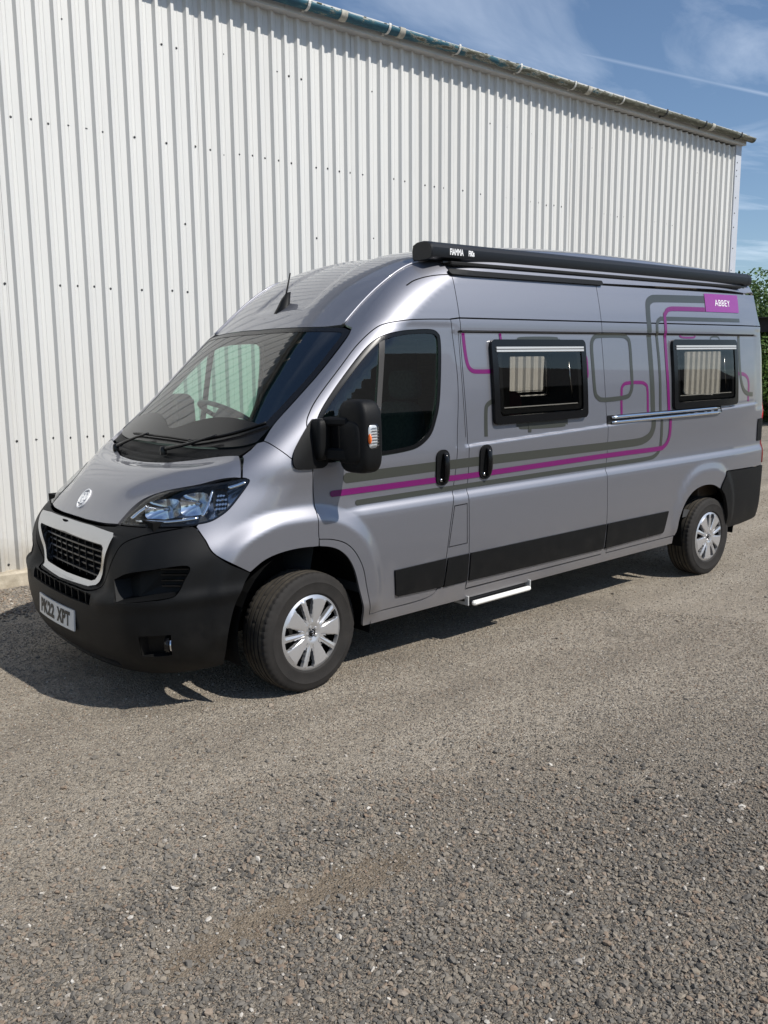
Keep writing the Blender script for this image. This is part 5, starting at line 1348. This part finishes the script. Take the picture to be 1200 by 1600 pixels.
# lettering band on the outer sidewall, in low relief
def trim_mesh():
    """ten-window wheel trim: five broad petals and five narrow spokes"""
    na, rs_ = 360, [.0, .020, .030, .046, .060, .072, .084, .092, .100, .112, .126, .140, .154, .166, .176, .184, .190, .198, .206, .213]
    def hgt(r, a):
        k = (math.degrees(a) - 0) % 72; k = min(k, 72-k)          # 0 at a petal's middle, 36 at a narrow spoke
        base = .014 + .020*math.sin(min(r, .2)/.2*math.pi*.5 + .5)
        if r > .192: base -= .010*((r-.192)/.018)
        if r < .062: base += .004 if r > .040 else -.004
        if .07 < r < .19:
            if k < 14: base += .004 - .0015*(k/14)**2
            elif k < 20: base += .0025 - .008*(k-14)/6
            if k > 30: base += .006*(1 - (36-k)/6) - .002
        return base
    def hole(r, a):
        k = (math.degrees(a)) % 72; k = min(k, 72-k)
        if not (.084 < r < .190): return False
        q = (r-.09)/.1; pet = 18.0 - 4.0*q; sp = 36 - (7.5 - 3.2*q)
        if r > .176: pet += 2.0; sp -= .8
        if r < .100: pet += 3; sp -= 2.0
        return pet < k < sp
    V = []; F = []; 
    for a_ in range(na):
        a = 2*math.pi*a_/na
        for r in rs_: V.append((r*math.cos(a), -hgt(r, a), r*math.sin(a)))
    m = len(rs_)
    for i in range(na):
        for j in range(m-1):
            am = 2*math.pi*(i+.5)/na; rm = (rs_[j] + rs_[j+1])/2
            if not hole(rm, am): F.append((i*m+j, ((i+1) % na)*m+j, ((i+1) % na)*m+j+1, i*m+j+1))
    # turned-down edges
    ed = {}
    for f in F:
        for a, b in zip(f, f[1:] + f[:1]):
            if (b, a) in ed: del ed[(b, a)]
            else: ed[(a, b)] = 1
    nv = len(V); low = {}
    for a, b in list(ed):
        for i in (a, b):
            if i not in low: low[i] = len(V); v = V[i]; V.append((v[0]*.992, v[1] + .022, v[2]*.992))
        F.append((b, a, low[a], low[b]))
    me = bpy.data.meshes.new('wheel_trim'); me.from_pydata(V, [], F); me.materials.append(M['trim_silver'])
    bm = bmesh.new(); bm.from_mesh(me); bmesh.ops.remove_doubles(bm, verts=bm.verts[:], dist=1e-6); bm.to_mesh(me); bm.free()
    fix(me, .5); return me
trim_me = trim_mesh()
mb = MB(); mb.lathe([(.0, .030), (.09, .032), (.14, .020), (.175, .012), (.192, -.004), (.200, -.010), (.206, .0), (.206, .14), (.10, .15)], 48, 'y'); disc = mb.build('wheel', M['steel'], None, True)
disc_me = disc.data; bpy.data.objects.remove(disc)
mb = MB(); mb.lathe([(0, -.0335), (.0195, -.0335), (.0205, -.030)], 24, 'y'); o_ = mb.build('badge', M['gloss_black'], None, True); badge_me = o_.data; bpy.data.objects.remove(o_)
mb = MB()
for (a, b) in (((-.004, .013), (.004, .010)), ((.004, .010), (.000, .002)), ((.000, .002), (-.008, .004)), ((.000, .002), (.004, -.006)), ((.004, -.006), (-.002, -.013)), ((.004, -.006), (.010, -.012)), ((.002, .004), (.010, .003))):
    mb.tube([(a[0], -.0345, a[1]), (b[0], -.0345, b[1])], .0016, 5)
for k in range(5):
    t = math.radians(36 + 72*k); mb.lathe([(0, -.033), (.008, -.032), (.009, -.024)], 6, 'y', (.034*math.cos(t), 0, .034*math.sin(t)))
o_ = mb.build('emblem', M['trim_silver'], None); emblem_me = o_.data; bpy.data.objects.remove(o_)
for wx, sy, steer in ((.948, -1, 6), (4.983, -1, 0), (.948, 1, 6), (4.983, 1, 0)):
    c_ = world_to_body((wx, sy*.897 if wx < 2 else sy*.890, .315)) - SH
    wh = data_obj('wheel', disc_me, None, van, tuple(c_))
    wh.rotation_euler = (0, RAKE, (0 if sy < 0 else math.pi) + math.radians(steer if sy < 0 else steer))
    for nm, me in (('tyre', tyre_me), ('wheel_trim', trim_me), ('wheel_badge', badge_me), ('badge_emblem', emblem_me)):
        p_ = data_obj(nm, me, None, wh)
        if nm != 'tyre': p_.location = (0, -.068, 0); p_.rotation_euler = (0, math.radians(0 if wx < 2 else 20), 0)
    wh.rotation_euler[1] = RAKE
# the trims sit level with the sidewall; keep the disc inside
# ---- wheel housings, underside -----------------------------------------------------------------------
for wx, arch, r in ((.948, None, .43), (4.983, None, .42)):
    for sy in (-1, 1):
        mb = MB(); prof = []
        Vv = []; n = 22
        for i in range(n):
            t = math.radians(-18 + 216*i/(n-1))
            for y in (.985, .62): Vv.append((wx + r*math.cos(t) - AXF, sy*y, .36 + (r+.01)*math.sin(t)))
            Vv.append((wx + .02*math.cos(t) - AXF, sy*.62, .36 + .02*math.sin(t)))
        F = [(i*3+j, (i+1)*3+j, (i+1)*3+j+1, i*3+j+1) for i in range(n-1) for j in range(2)]
        mb.add(Vv, F); mb.build('wheel_housing', M['dark_gap'], van)
mb = MB(); mb.box((3.0 - AXF, 0, .36), (2.7, 1.86, .10)); mb.box((2.3 - AXF, 0, .34), (4.0, 1.2, .12)); mb.box((5.55 - AXF, 0, .40), (.6, 1.7, .12)); mb.box((.40 - AXF, 0, .30), (.5, 1.2, .18))
mb.build('underside', M['dark_gap'], van)

# ---- inside ---------------------------------------------------------------------------------------------
# lining just behind the side panels, with the window openings
lin_out = np.array([(.75, .90), (.62, 1.06), (.72, 1.24), (.86, 1.34), (1.05, 1.50), (1.25, 1.66), (1.46, 1.85), (1.64, 1.99), (1.80, 2.10), (2.0, 2.2), (5.84, 2.2), (5.90, 1.3), (5.90, .80), (4.4, .80), (4.4, .42), (1.45, .42), (1.38, .62), (1.25, .82), (1.0, .90)])
lin = panel('inner_lining', S, lin_out, M['liner'], van, holes=[inset(resample(WIN, .03), .006), win_rect(W1, .045, .03), win_rect(W2, .045, .03)], step=(.15, .08), h=.05, gap=0, off=-.045, skirt=0)
o_ = panel('inner_lining', S, lin_out, M['liner'], van, holes=[inset(resample(WIN, .03), .006), win_rect(W2, .045, .03)], step=(.15, .08), h=.05, gap=0, off=-.045, skirt=0); mirrored(o_); bpy.data.objects.remove(o_)
head_half = cat([(1.42, 0, 1.93), (1.46, -.55, 1.93), (1.52, -.72, 1.95)], [(1.66, -.73, 2.08), (1.9, -.75, 2.22), (2.1, -.80, 2.25), (5.84, -.80, 2.25), (5.84, 0, 2.4)])
panel('headlining', Xm, sym(head_half), M['ceiling'], van, step=(.2, .12), h=.08, gap=0, off=-.05, skirt=0)
rl_ = panel('rear_lining', Rm, [(-.84, .5), (.84, .5), (.82, 1.6), (.72, 2.25), (-.72, 2.25), (-.82, 1.6)], M['liner'], van, holes=[RW, RW*[-1, 1]], step=(.2, .2), gap=0, off=-.05, skirt=0)
mb = MB(); mb.box((3.6 - AXF, 0, .47), (4.5, 1.86, .05)); mb.build('cab_floor', M['liner'], van)
# bulkhead under the scuttle and the dashboard
mb = MB()
Y = np.linspace(-.88, .88, 15); prof = [(.60, .9), (.66, 1.16), (.70, 1.225), (.80, 1.235), (1.0, 1.225), (1.12, 1.19), (1.17, 1.10), (1.14, .98), (1.05, .80), (.98, .50)]
V = []
for y in Y:
    for x, z in prof: V.append((x + .10*(y/.88)**2*(1 if x < .9 else .35) - AXF, y, z + (.045*math.exp(-((y-.42)/.22)**2) if .95 < x < 1.15 else 0)))
n = len(prof); F = [(i*n+j, (i+1)*n+j, (i+1)*n+j+1, i*n+j+1) for i in range(len(Y)-1) for j in range(n-1)]
mb.add(V, F); mb.build('dashboard', M['dash'], van, True)
# steering wheel, right-hand drive
sw = MB(); t_ = np.linspace(0, 2*math.pi, 41)
R_ = np.array([[math.cos(.50), 0, math.sin(.50)], [0, 1, 0], [-math.sin(.50), 0, math.cos(.50)]]); sc_ = np.array([1.33, .42, 1.40]) - SH
ringp = np.array([(.195*math.cos(t), .195*math.sin(t), 0) for t in t_[:-1]])
V = []; n = 8
for t in t_[:-1]:
    for j in range(n):
        q = 2*math.pi*j/n; rr = .195 + .016*math.cos(q); V.append(R_@np.array([rr*math.cos(t), rr*math.sin(t), .016*math.sin(q)]) + sc_)
F = [(i*n+j, i*n+(j+1) % n, ((i+1) % 40)*n+(j+1) % n, ((i+1) % 40)*n+j) for i in range(40) for j in range(n)]
sw.add(V, F); swo = sw.build('steering_wheel', M['dash'], van, True)
for a in (0, math.pi, -math.pi/2):
    mb = MB(); c = np.array([math.cos(a + math.pi/2), math.sin(a + math.pi/2), 0])*.11
    Rz = np.array([[math.cos(a), -math.sin(a), 0], [math.sin(a), math.cos(a), 0], [0, 0, 1]])
    mb.box(R_@c + sc_, (.035, .17, .015), R=R_@Rz); mb.build('wheel_spoke', M['dash'], swo)
mb = MB(); mb.tube([R_@np.array([0, 0, .03]) + sc_, R_@np.array([0, 0, -.06]) + sc_], [.07, .085], 18); mb.tube([R_@np.array([0, 0, -.05]) + sc_, R_@np.array([-.02, 0, -.28]) + sc_], [.04, .05], 12); mb.build('steering_boss', M['dash'], swo, True)
# two front seats
def front_seat(y):
    mb = MB(); V, F = superbox(np.array([1.78, y, .80]) - SH, (.50, .50, .18), .5); mb.add(V, F); s_ = mb.build('front_seat', M['seat'], van, True)
    mb = MB(); V, F = superbox(np.array([2.04, y, 1.15]) - SH, (.16, .48, .66), .5, shape=lambda v: np.array([v[0] + .5*v[2], v[1]*(1 - .14*max(0, v[2])), v[2]])); mb.add(V, F); mb.build('seat_back', M['seat'], s_, True)
    mb = MB(); V, F = superbox(np.array([2.13, y, 1.58]) - SH, (.10, .26, .19), .5); mb.add(V, F); mb.build('head_rest', M['seat'], s_, True)
    mb = MB(); mb.box(np.array([1.80, y, .60]) - SH, (.36, .38, .26), ch=.02); mb.build('seat_base', M['dash'], s_)
front_seat(.45); front_seat(-.45)
# living area: bench with mauve cushions, lockers, kitchen unit
mb = MB(); mb.box(np.array([4.75, .62, .70]) - SH, (1.7, .56, .42), ch=.01); bn = mb.build('bench', M['cabinet'], van)
mb = MB(); V, F = superbox(np.array([4.45, .62, .98]) - SH, (1.0, .56, .16), .35); mb.add(V, F); mb.build('bench_cushion', M['cushion'], bn, True)
mb = MB(); V, F = superbox(np.array([4.30, .78, 1.25]) - SH, (.64, .16, .40), .35); mb.add(V, F); mb.build('back_cushion', M['cushion'], bn, True)
mb = MB(); mb.box(np.array([2.75, .70, .90]) - SH, (1.1, .42, .84), ch=.01); mb.build('kitchen_unit', M['cabinet'], van)
mb = MB(); mb.box(np.array([3.72, .60, 1.30]) - SH, (.50, .62, 1.62), ch=.01); mb.build('wardrobe', M['cabinet'], van)
mb = MB(); mb.box(np.array([4.4, .72, 2.06]) - SH, (2.6, .30, .30), ch=.01); mb.build('overhead_locker', M['cabinet'], van)
mb = MB(); mb.box(np.array([5.42, -.60, .85]) - SH, (.75, .5, .6), ch=.01); mb.build('rear_unit', M['cabinet'], van)
# ------------------------------------------------------------------ trees, shelter beyond the van
def leaf_material(name, c0, c1):
    m, t, b = new_mat(name); L = t.links.new; Nn = t.nodes.new
    g_ = Nn('ShaderNodeNewGeometry'); r = Nn('ShaderNodeValToRGB'); L(g_.outputs['Random Per Island'], r.inputs[0])
    r.color_ramp.elements[0].color = (*c0, 1); r.color_ramp.elements[1].color = (*c1, 1)
    L(r.outputs[0], b.inputs['Base Color']); b.inputs['Roughness'].default_value = .55; b.inputs['Specular IOR Level'].default_value = .3
    tr = Nn('ShaderNodeBsdfTranslucent'); L(r.outputs[0], tr.inputs[0]); mi = Nn('ShaderNodeMixShader'); mi.inputs[0].default_value = .3
    L(b.outputs[0], mi.inputs[1]); L(tr.outputs[0], mi.inputs[2]); L(mi.outputs[0], t.nodes['Material Output'].inputs[0])
    return m
M['leaf_a'] = leaf_material('leaf_mid_green', (.05, .10, .020), (.15, .235, .055))
M['leaf_b'] = leaf_material('leaf_dark_green', (.03, .06, .015), (.085, .145, .036))
M['bark'] = mat('bark', (.07, .055, .04), .9, vary=.3, vscale=20)
def crown_mesh(seed, rx, rz, nl, lobes, ls, zlo=.15):
    r = np.random.default_rng(seed); C = []
    for k in range(lobes):
        a = r.uniform(0, 6.28); q = r.uniform(.2, .8); C.append((q*rx*math.cos(a), q*rx*math.sin(a), r.uniform(zlo, .95)*rz, r.uniform(.28, .5)*rx))
    C = np.array(C); P = []
    w = C[:, 3]**2; w = w/w.sum()
    k = r.choice(lobes, nl, p=w); d = r.normal(size=(nl, 3)); d /= np.linalg.norm(d, axis=1, keepdims=True)
    rad = C[k, 3]*(.70 + .38*r.random(nl)**.6)
    P = C[k, :3] + d*rad[:, None]*[1, 1, .9]
    n = d*.7 + r.normal(size=(nl, 3))*.6 + [0, 0, .35]; n /= np.linalg.norm(n, axis=1, keepdims=True)
    a = np.cross(n, r.normal(size=(nl, 3))); a /= np.linalg.norm(a, axis=1, keepdims=True); b = np.cross(n, a)
    s = ls*r.uniform(.6, 1.3, nl)[:, None]
    V = np.stack([P - a*s, P + b*s*.55, P + a*s*1.1, P - b*s*.55], 1).reshape(-1, 3)
    F = np.arange(nl*4).reshape(-1, 4)
    return V, F
def tree(name, label, loc, h, rx, seed, leaf, group, trunk=.35, nl=5200, ls=.10, lobes=26):
    o = empty(name, loc); tag(o, label, 'tree' if trunk > .15 else 'shrub', group)
    V, F = crown_mesh(seed, rx, h*(1 - trunk), nl, lobes, ls, .15 if trunk > .1 else .0); V[:, 2] += h*trunk
    mesh_obj('crown', V, F, leaf, o)
    mb = MB(); r = random.Random(seed)
    mb.tube([(0, 0, -.2), (.03*rx, 0, h*trunk*.6), (0, .04*rx, h*(trunk + .35))], [.05*h**.7, .038*h**.7, .015*h**.7], 8)
    for k in range(6):
        a = 6.28*k/6 + r.random(); z = h*trunk*(.7 + .25*r.random())
        mb.tube([(0, 0, z), (.45*rx*math.cos(a), .45*rx*math.sin(a), z + .22*h), (.72*rx*math.cos(a), .72*rx*math.sin(a), z + .34*h)], [.022*h**.7, .014*h**.7, .006*h**.7], 6)
    mb.build('trunk', M['bark'], o, True)
    return o
G_ = 'shrubs and trees beyond the back of the van'
# seen past the van's rear corner
tree('hedge_shrub', 'low leafy shrub just past the rear corner of the van', (26.4, 8.3, 0), 2.7, 2.0, 3, M['leaf_a'], G_, .04, 26000, .055, 34)
tree('hedge_shrub', 'taller green shrub behind the low leafy shrub at the right edge', (28.2, 9.6, 0), 4.0, 2.7, 4, M['leaf_b'], G_, .04, 34000, .065, 44)
tree('hedge_shrub', 'dark green shrub under the shelter roof at the right edge', (28.6, 7.6, 0), 3.0, 2.2, 5, M['leaf_b'], G_, .04, 20000, .065, 34)
tree('hedge_tree', 'small bushy tree standing behind the shelter at the right edge', (33, 11.5, 0), 5.0, 3.2, 6, M['leaf_a'], G_, .14, 26000, .075)
# open-sided shelter with a dark roof edge
sh = empty('open_shelter', (25.4, 8.2, 0), (0, 0, math.radians(116))); tag(sh, 'dark flat roof edge of an open shelter in front of the shrubs', 'shelter')
M['dark_timber'] = mat('dark_timber', (.016, .015, .014), .8, vary=.3, vscale=6)
mb = MB(); mb.box((0, 0, 3.08), (6.2, .12, .42), ch=.01); mb.build('front_beam', M['dark_timber'], sh)
mb = MB(); mb.box((0, -.6, 3.31), (6.4, 1.6, .035)); mb.build('roof', M['dark_timber'], sh)
for x in (-2.9, 2.9):
    mb = MB(); mb.box((x, 0, 1.43), (.14, .10, 2.88), ch=.006); mb.build('post', M['dark_timber'], sh)
# behind the camera: what the windows and paintwork mirror
def barn(loc, rz):
    o = empty('barn', loc, (0, 0, rz)); tag(o, 'dark gabled barn across the yard, mirrored in the van windows', 'barn')
    mb = MB(); mb.prism([(-5, 0), (5, 0), (5, 3.4), (0, 5.6), (-5, 3.4)], 0, 36, 'y'); mb.build('wall', mat('barn_boards', (.05, .045, .04), .8, vary=.3, vscale=3, vmap=(8, 8, .5)), o)
    mb = MB()
    for s_ in (-1, 1): mb.add([(0, -.3, 5.72), (s_*5.4, -.3, 3.35), (s_*5.4, 36.3, 3.35), (0, 36.3, 5.72), (0, -.3, 5.62), (s_*5.4, -.3, 3.25), (s_*5.4, 36.3, 3.25), (0, 36.3, 5.62)], [(0, 1, 2, 3), (4, 7, 6, 5), (0, 4, 5, 1), (1, 5, 6, 2), (2, 6, 7, 3)])
    mb.build('roof', mat('barn_roof', (.08, .075, .07), .8), o)
    mb = MB(); mb.box((0, -.03, 1.5), (3.2, .06, 3.0)); mb.build('door', M['dark_timber'], o)
barn((13, -29, 0), math.radians(-84))
for k, (x, y, h, rx) in enumerate(((3, -33, 7.5, 4.6), (-9, -30, 6.6, 4.2))):
    tree('yard_tree', ['broad tree across the yard, faintly mirrored in the cab window', 'rounded tree at the yard edge opposite the van nose', 'tall tree beside the dark barn across the yard', 'spreading tree across the yard beyond the tall tree'][k], (x, y, 0), h, rx, 20 + k, M['leaf_b'], 'trees across the yard', .2, 14000, .13)

# ------------------------------------------------------------------ loose stones
def stone_mesh(seed):
    r = np.random.default_rng(seed); t = (1 + 5**.5)/2
    V = np.array([(-1, t, 0), (1, t, 0), (-1, -t, 0), (1, -t, 0), (0, -1, t), (0, 1, t), (0, -1, -t), (0, 1, -t), (t, 0, -1), (t, 0, 1), (-t, 0, -1), (-t, 0, 1)], float)
    V /= np.linalg.norm(V[0])
    F = [(0, 11, 5), (0, 5, 1), (0, 1, 7), (0, 7, 10), (0, 10, 11), (1, 5, 9), (5, 11, 4), (11, 10, 2), (10, 7, 6), (7, 1, 8), (3, 9, 4), (3, 4, 2), (3, 2, 6), (3, 6, 8), (3, 8, 9), (4, 9, 5), (2, 4, 11), (6, 2, 10), (8, 6, 7), (9, 8, 1)]
    V = V*(1 + r.uniform(-.28, .28, (12, 1))) + r.normal(size=(12, 3))*.06
    V *= np.array([1, r.uniform(.6, .9), r.uniform(.42, .7)])
    return V, F
def stone_material():
    m, t, b = new_mat('loose_stone'); L = t.links.new; Nn = t.nodes.new
    at = Nn('ShaderNodeAttribute'); at.attribute_type = 'INSTANCER'; at.attribute_name = 'tone'
    r = Nn('ShaderNodeValToRGB'); L(at.outputs['Fac'], r.inputs[0]); e = r.color_ramp.elements
    e[0].position, e[0].color = 0, (.068, .061, .053, 1); e[1].position, e[1].color = 1, (.66, .63, .57, 1)
    for p, c in ((.25, (.128, .117, .102)), (.5, (.180, .161, .136)), (.68, (.235, .201, .158)), (.80, (.205, .150, .108)), (.88, (.29, .255, .212)), (.95, (.37, .335, .29))):
        q = e.new(p); q.color = (*c, 1)
    n = Nn('ShaderNodeTexNoise'); n.inputs['Scale'].default_value = 3; co = Nn('ShaderNodeTexCoord'); L(co.outputs['Object'], n.inputs['Vector'])
    mr = Nn('ShaderNodeMapRange'); mr.inputs[3].default_value = .7; mr.inputs[4].default_value = 1.3; L(n.outputs[0], mr.inputs[0])
    mu = Nn('ShaderNodeVectorMath'); mu.operation = 'SCALE'; L(r.outputs[0], mu.inputs[0]); L(mr.outputs[0], mu.inputs['Scale'])
    L(mu.outputs[0], b.inputs['Base Color']); b.inputs['Roughness'].default_value = .85; b.inputs['Specular IOR Level'].default_value = .3
    return m
M['stone'] = stone_material()
stone_col = bpy.data.collections.new('stone_shapes')
for k in range(8):
    V, F = stone_mesh(40 + k); me = bpy.data.meshes.new('stone_shape'); me.from_pydata(V.tolist(), [], F); me.materials.append(M['stone'])
    stone_col.objects.link(bpy.data.objects.new('stone_shape', me))
def scatter():
    P, Sz, Tn = [], [], []
    r = np.random.default_rng(77)
    def loose(x, y):
        """how much loose stone lies here, 0 to 1"""
        n = vnoise(x*.8 + 5, y*2.6, 8)*.6 + vnoise(x*3.7, y*4.7 + 3, 9)*.4
        fore = sst0(-1.35, -3.0, y + .20*x + 1.1*(n - .5))        # thicker towards the camera
        d = .24 + .72*fore*(.35 + 1.1*n)
        # a bare, trodden earth streak with a ridge of stone behind it
        bare = np.exp(-((y + 2.51 + .05*np.sin(4*x))/(.085 + .03*np.sin(7*x)))**2)*np.exp(-((x + .16)/.50)**4)
        ridge = np.exp(-((y + 2.23 + .09*(x + .2))/.13)**2)*np.exp(-((x + .2)/.55)**4)
        return np.clip(d*(1 - .93*bare) + .55*ridge, .01, 1)
    def put(n, d0, d1, s0, s1, keep, t0=0.):
        a = YAW + r.uniform(-.62, .62, n); d = np.sqrt(r.uniform(d0**2, d1**2, n))
        x, y = CAM[0] + d*np.cos(a), CAM[1] + d*np.sin(a)
        k = (r.random(n) < keep(x, y)) & (y < 2.95)
        x, y = x[k], y[k]; s_ = s0*(s1/s0)**(r.random(len(x))**1.6)
        z = ground_z(x, y)
        P.append(np.stack([x, y, z + s_*.27], 1)); Sz.append(s_); t_ = t0 + (1 - t0)*r.random(len(x))**1.1; t_ = np.where(r.random(len(x)) < .978, t_*.93, .94 + .035*t_)
        lz = loose(x, y); t_ = np.where(t_ > .94, t_, .92*t_*lz + (.46 + .47*t_)*(1 - lz)); Tn.append(t_)
    put(62000, 1.5, 3.4, .0034, .0108, loose)
    put(70000, 1.5, 3.4, .0022, .0045, lambda x, y: .35 + .4*loose(x, y))
    put(3800, 1.5, 3.8, .0105, .0165, lambda x, y: loose(x, y)*.7)
    put(170000, 3.4, 6.2, .0030, .0074, lambda x, y: .15 + loose(x, y)*.75)
    put(900, 3.4, 7.0, .010, .016, lambda x, y: loose(x, y)*.4)
    put(90000, 6.2, 13.0, .0042, .0085, lambda x, y: .22 + .3*loose(x, y))
    put(110000, 6.0, 9.0, .007, .019, lambda x, y: sst0(1.35, 2.0, y)*(x < 3)*.95)  # loose stone along the wall
    # a splash of crushed white stone
    q = r.normal(size=(60, 2))*[.035, .018] + [1.62, -2.99]
    P.append(np.column_stack([q, ground_z(q[:, 0], q[:, 1]) + .002])); Sz.append(r.uniform(.003, .007, 60)); Tn.append(np.full(60, .93))
    return np.vstack(P), np.concatenate(Sz), np.concatenate(Tn)
P, Sz, Tn = scatter()
me = bpy.data.meshes.new('loose_gravel'); me.vertices.add(len(P)); me.vertices.foreach_set('co', P.ravel())
for nm, ty, dat in (('size', 'FLOAT', Sz), ('tone', 'FLOAT', Tn), ('pick', 'INT', rng.integers(0, 8, len(P)))):
    at = me.attributes.new(nm, ty, 'POINT'); at.data.foreach_set('value', dat)
rot = np.stack([rng.normal(0, .35, len(P)), rng.normal(0, .35, len(P)), rng.uniform(0, 6.28, len(P))], 1)
at = me.attributes.new('turn', 'FLOAT_VECTOR', 'POINT'); at.data.foreach_set('vector', rot.ravel())
lg = data_obj('loose_gravel', me, M['stone']); tag(lg, 'small loose grey and brown stones scattered over the yard', 'gravel', kind='stuff')
ng = bpy.data.node_groups.new('stones_on_points', 'GeometryNodeTree')
ng.interface.new_socket('Geometry', in_out='INPUT', socket_type='NodeSocketGeometry'); ng.interface.new_socket('Geometry', in_out='OUTPUT', socket_type='NodeSocketGeometry')
gi = ng.nodes.new('NodeGroupInput'); go = ng.nodes.new('NodeGroupOutput')
ci = ng.nodes.new('GeometryNodeCollectionInfo'); ci.inputs['Collection'].default_value = stone_col; ci.inputs['Separate Children'].default_value = True; ci.inputs['Reset Children'].default_value = True
ip = ng.nodes.new('GeometryNodeInstanceOnPoints'); ip.inputs['Pick Instance'].default_value = True
def named(nm, ty):
    n = ng.nodes.new('GeometryNodeInputNamedAttribute'); n.data_type = ty; n.inputs['Name'].default_value = nm; return [o for o in n.outputs if o.enabled][0]
ng.links.new(gi.outputs[0], ip.inputs['Points']); ng.links.new(ci.outputs[0], ip.inputs['Instance'])
ng.links.new(named('pick', 'INT'), ip.inputs['Instance Index']); ng.links.new(named('size', 'FLOAT'), ip.inputs['Scale'])
er = ng.nodes.new('FunctionNodeEulerToRotation'); ng.links.new(named('turn', 'FLOAT_VECTOR'), er.inputs[0]); ng.links.new(er.outputs[0], ip.inputs['Rotation'])
ng.links.new(ip.outputs[0], go.inputs[0])
mo_ = lg.modifiers.new('stones', 'NODES'); mo_.node_group = ng
print('stones', len(P))
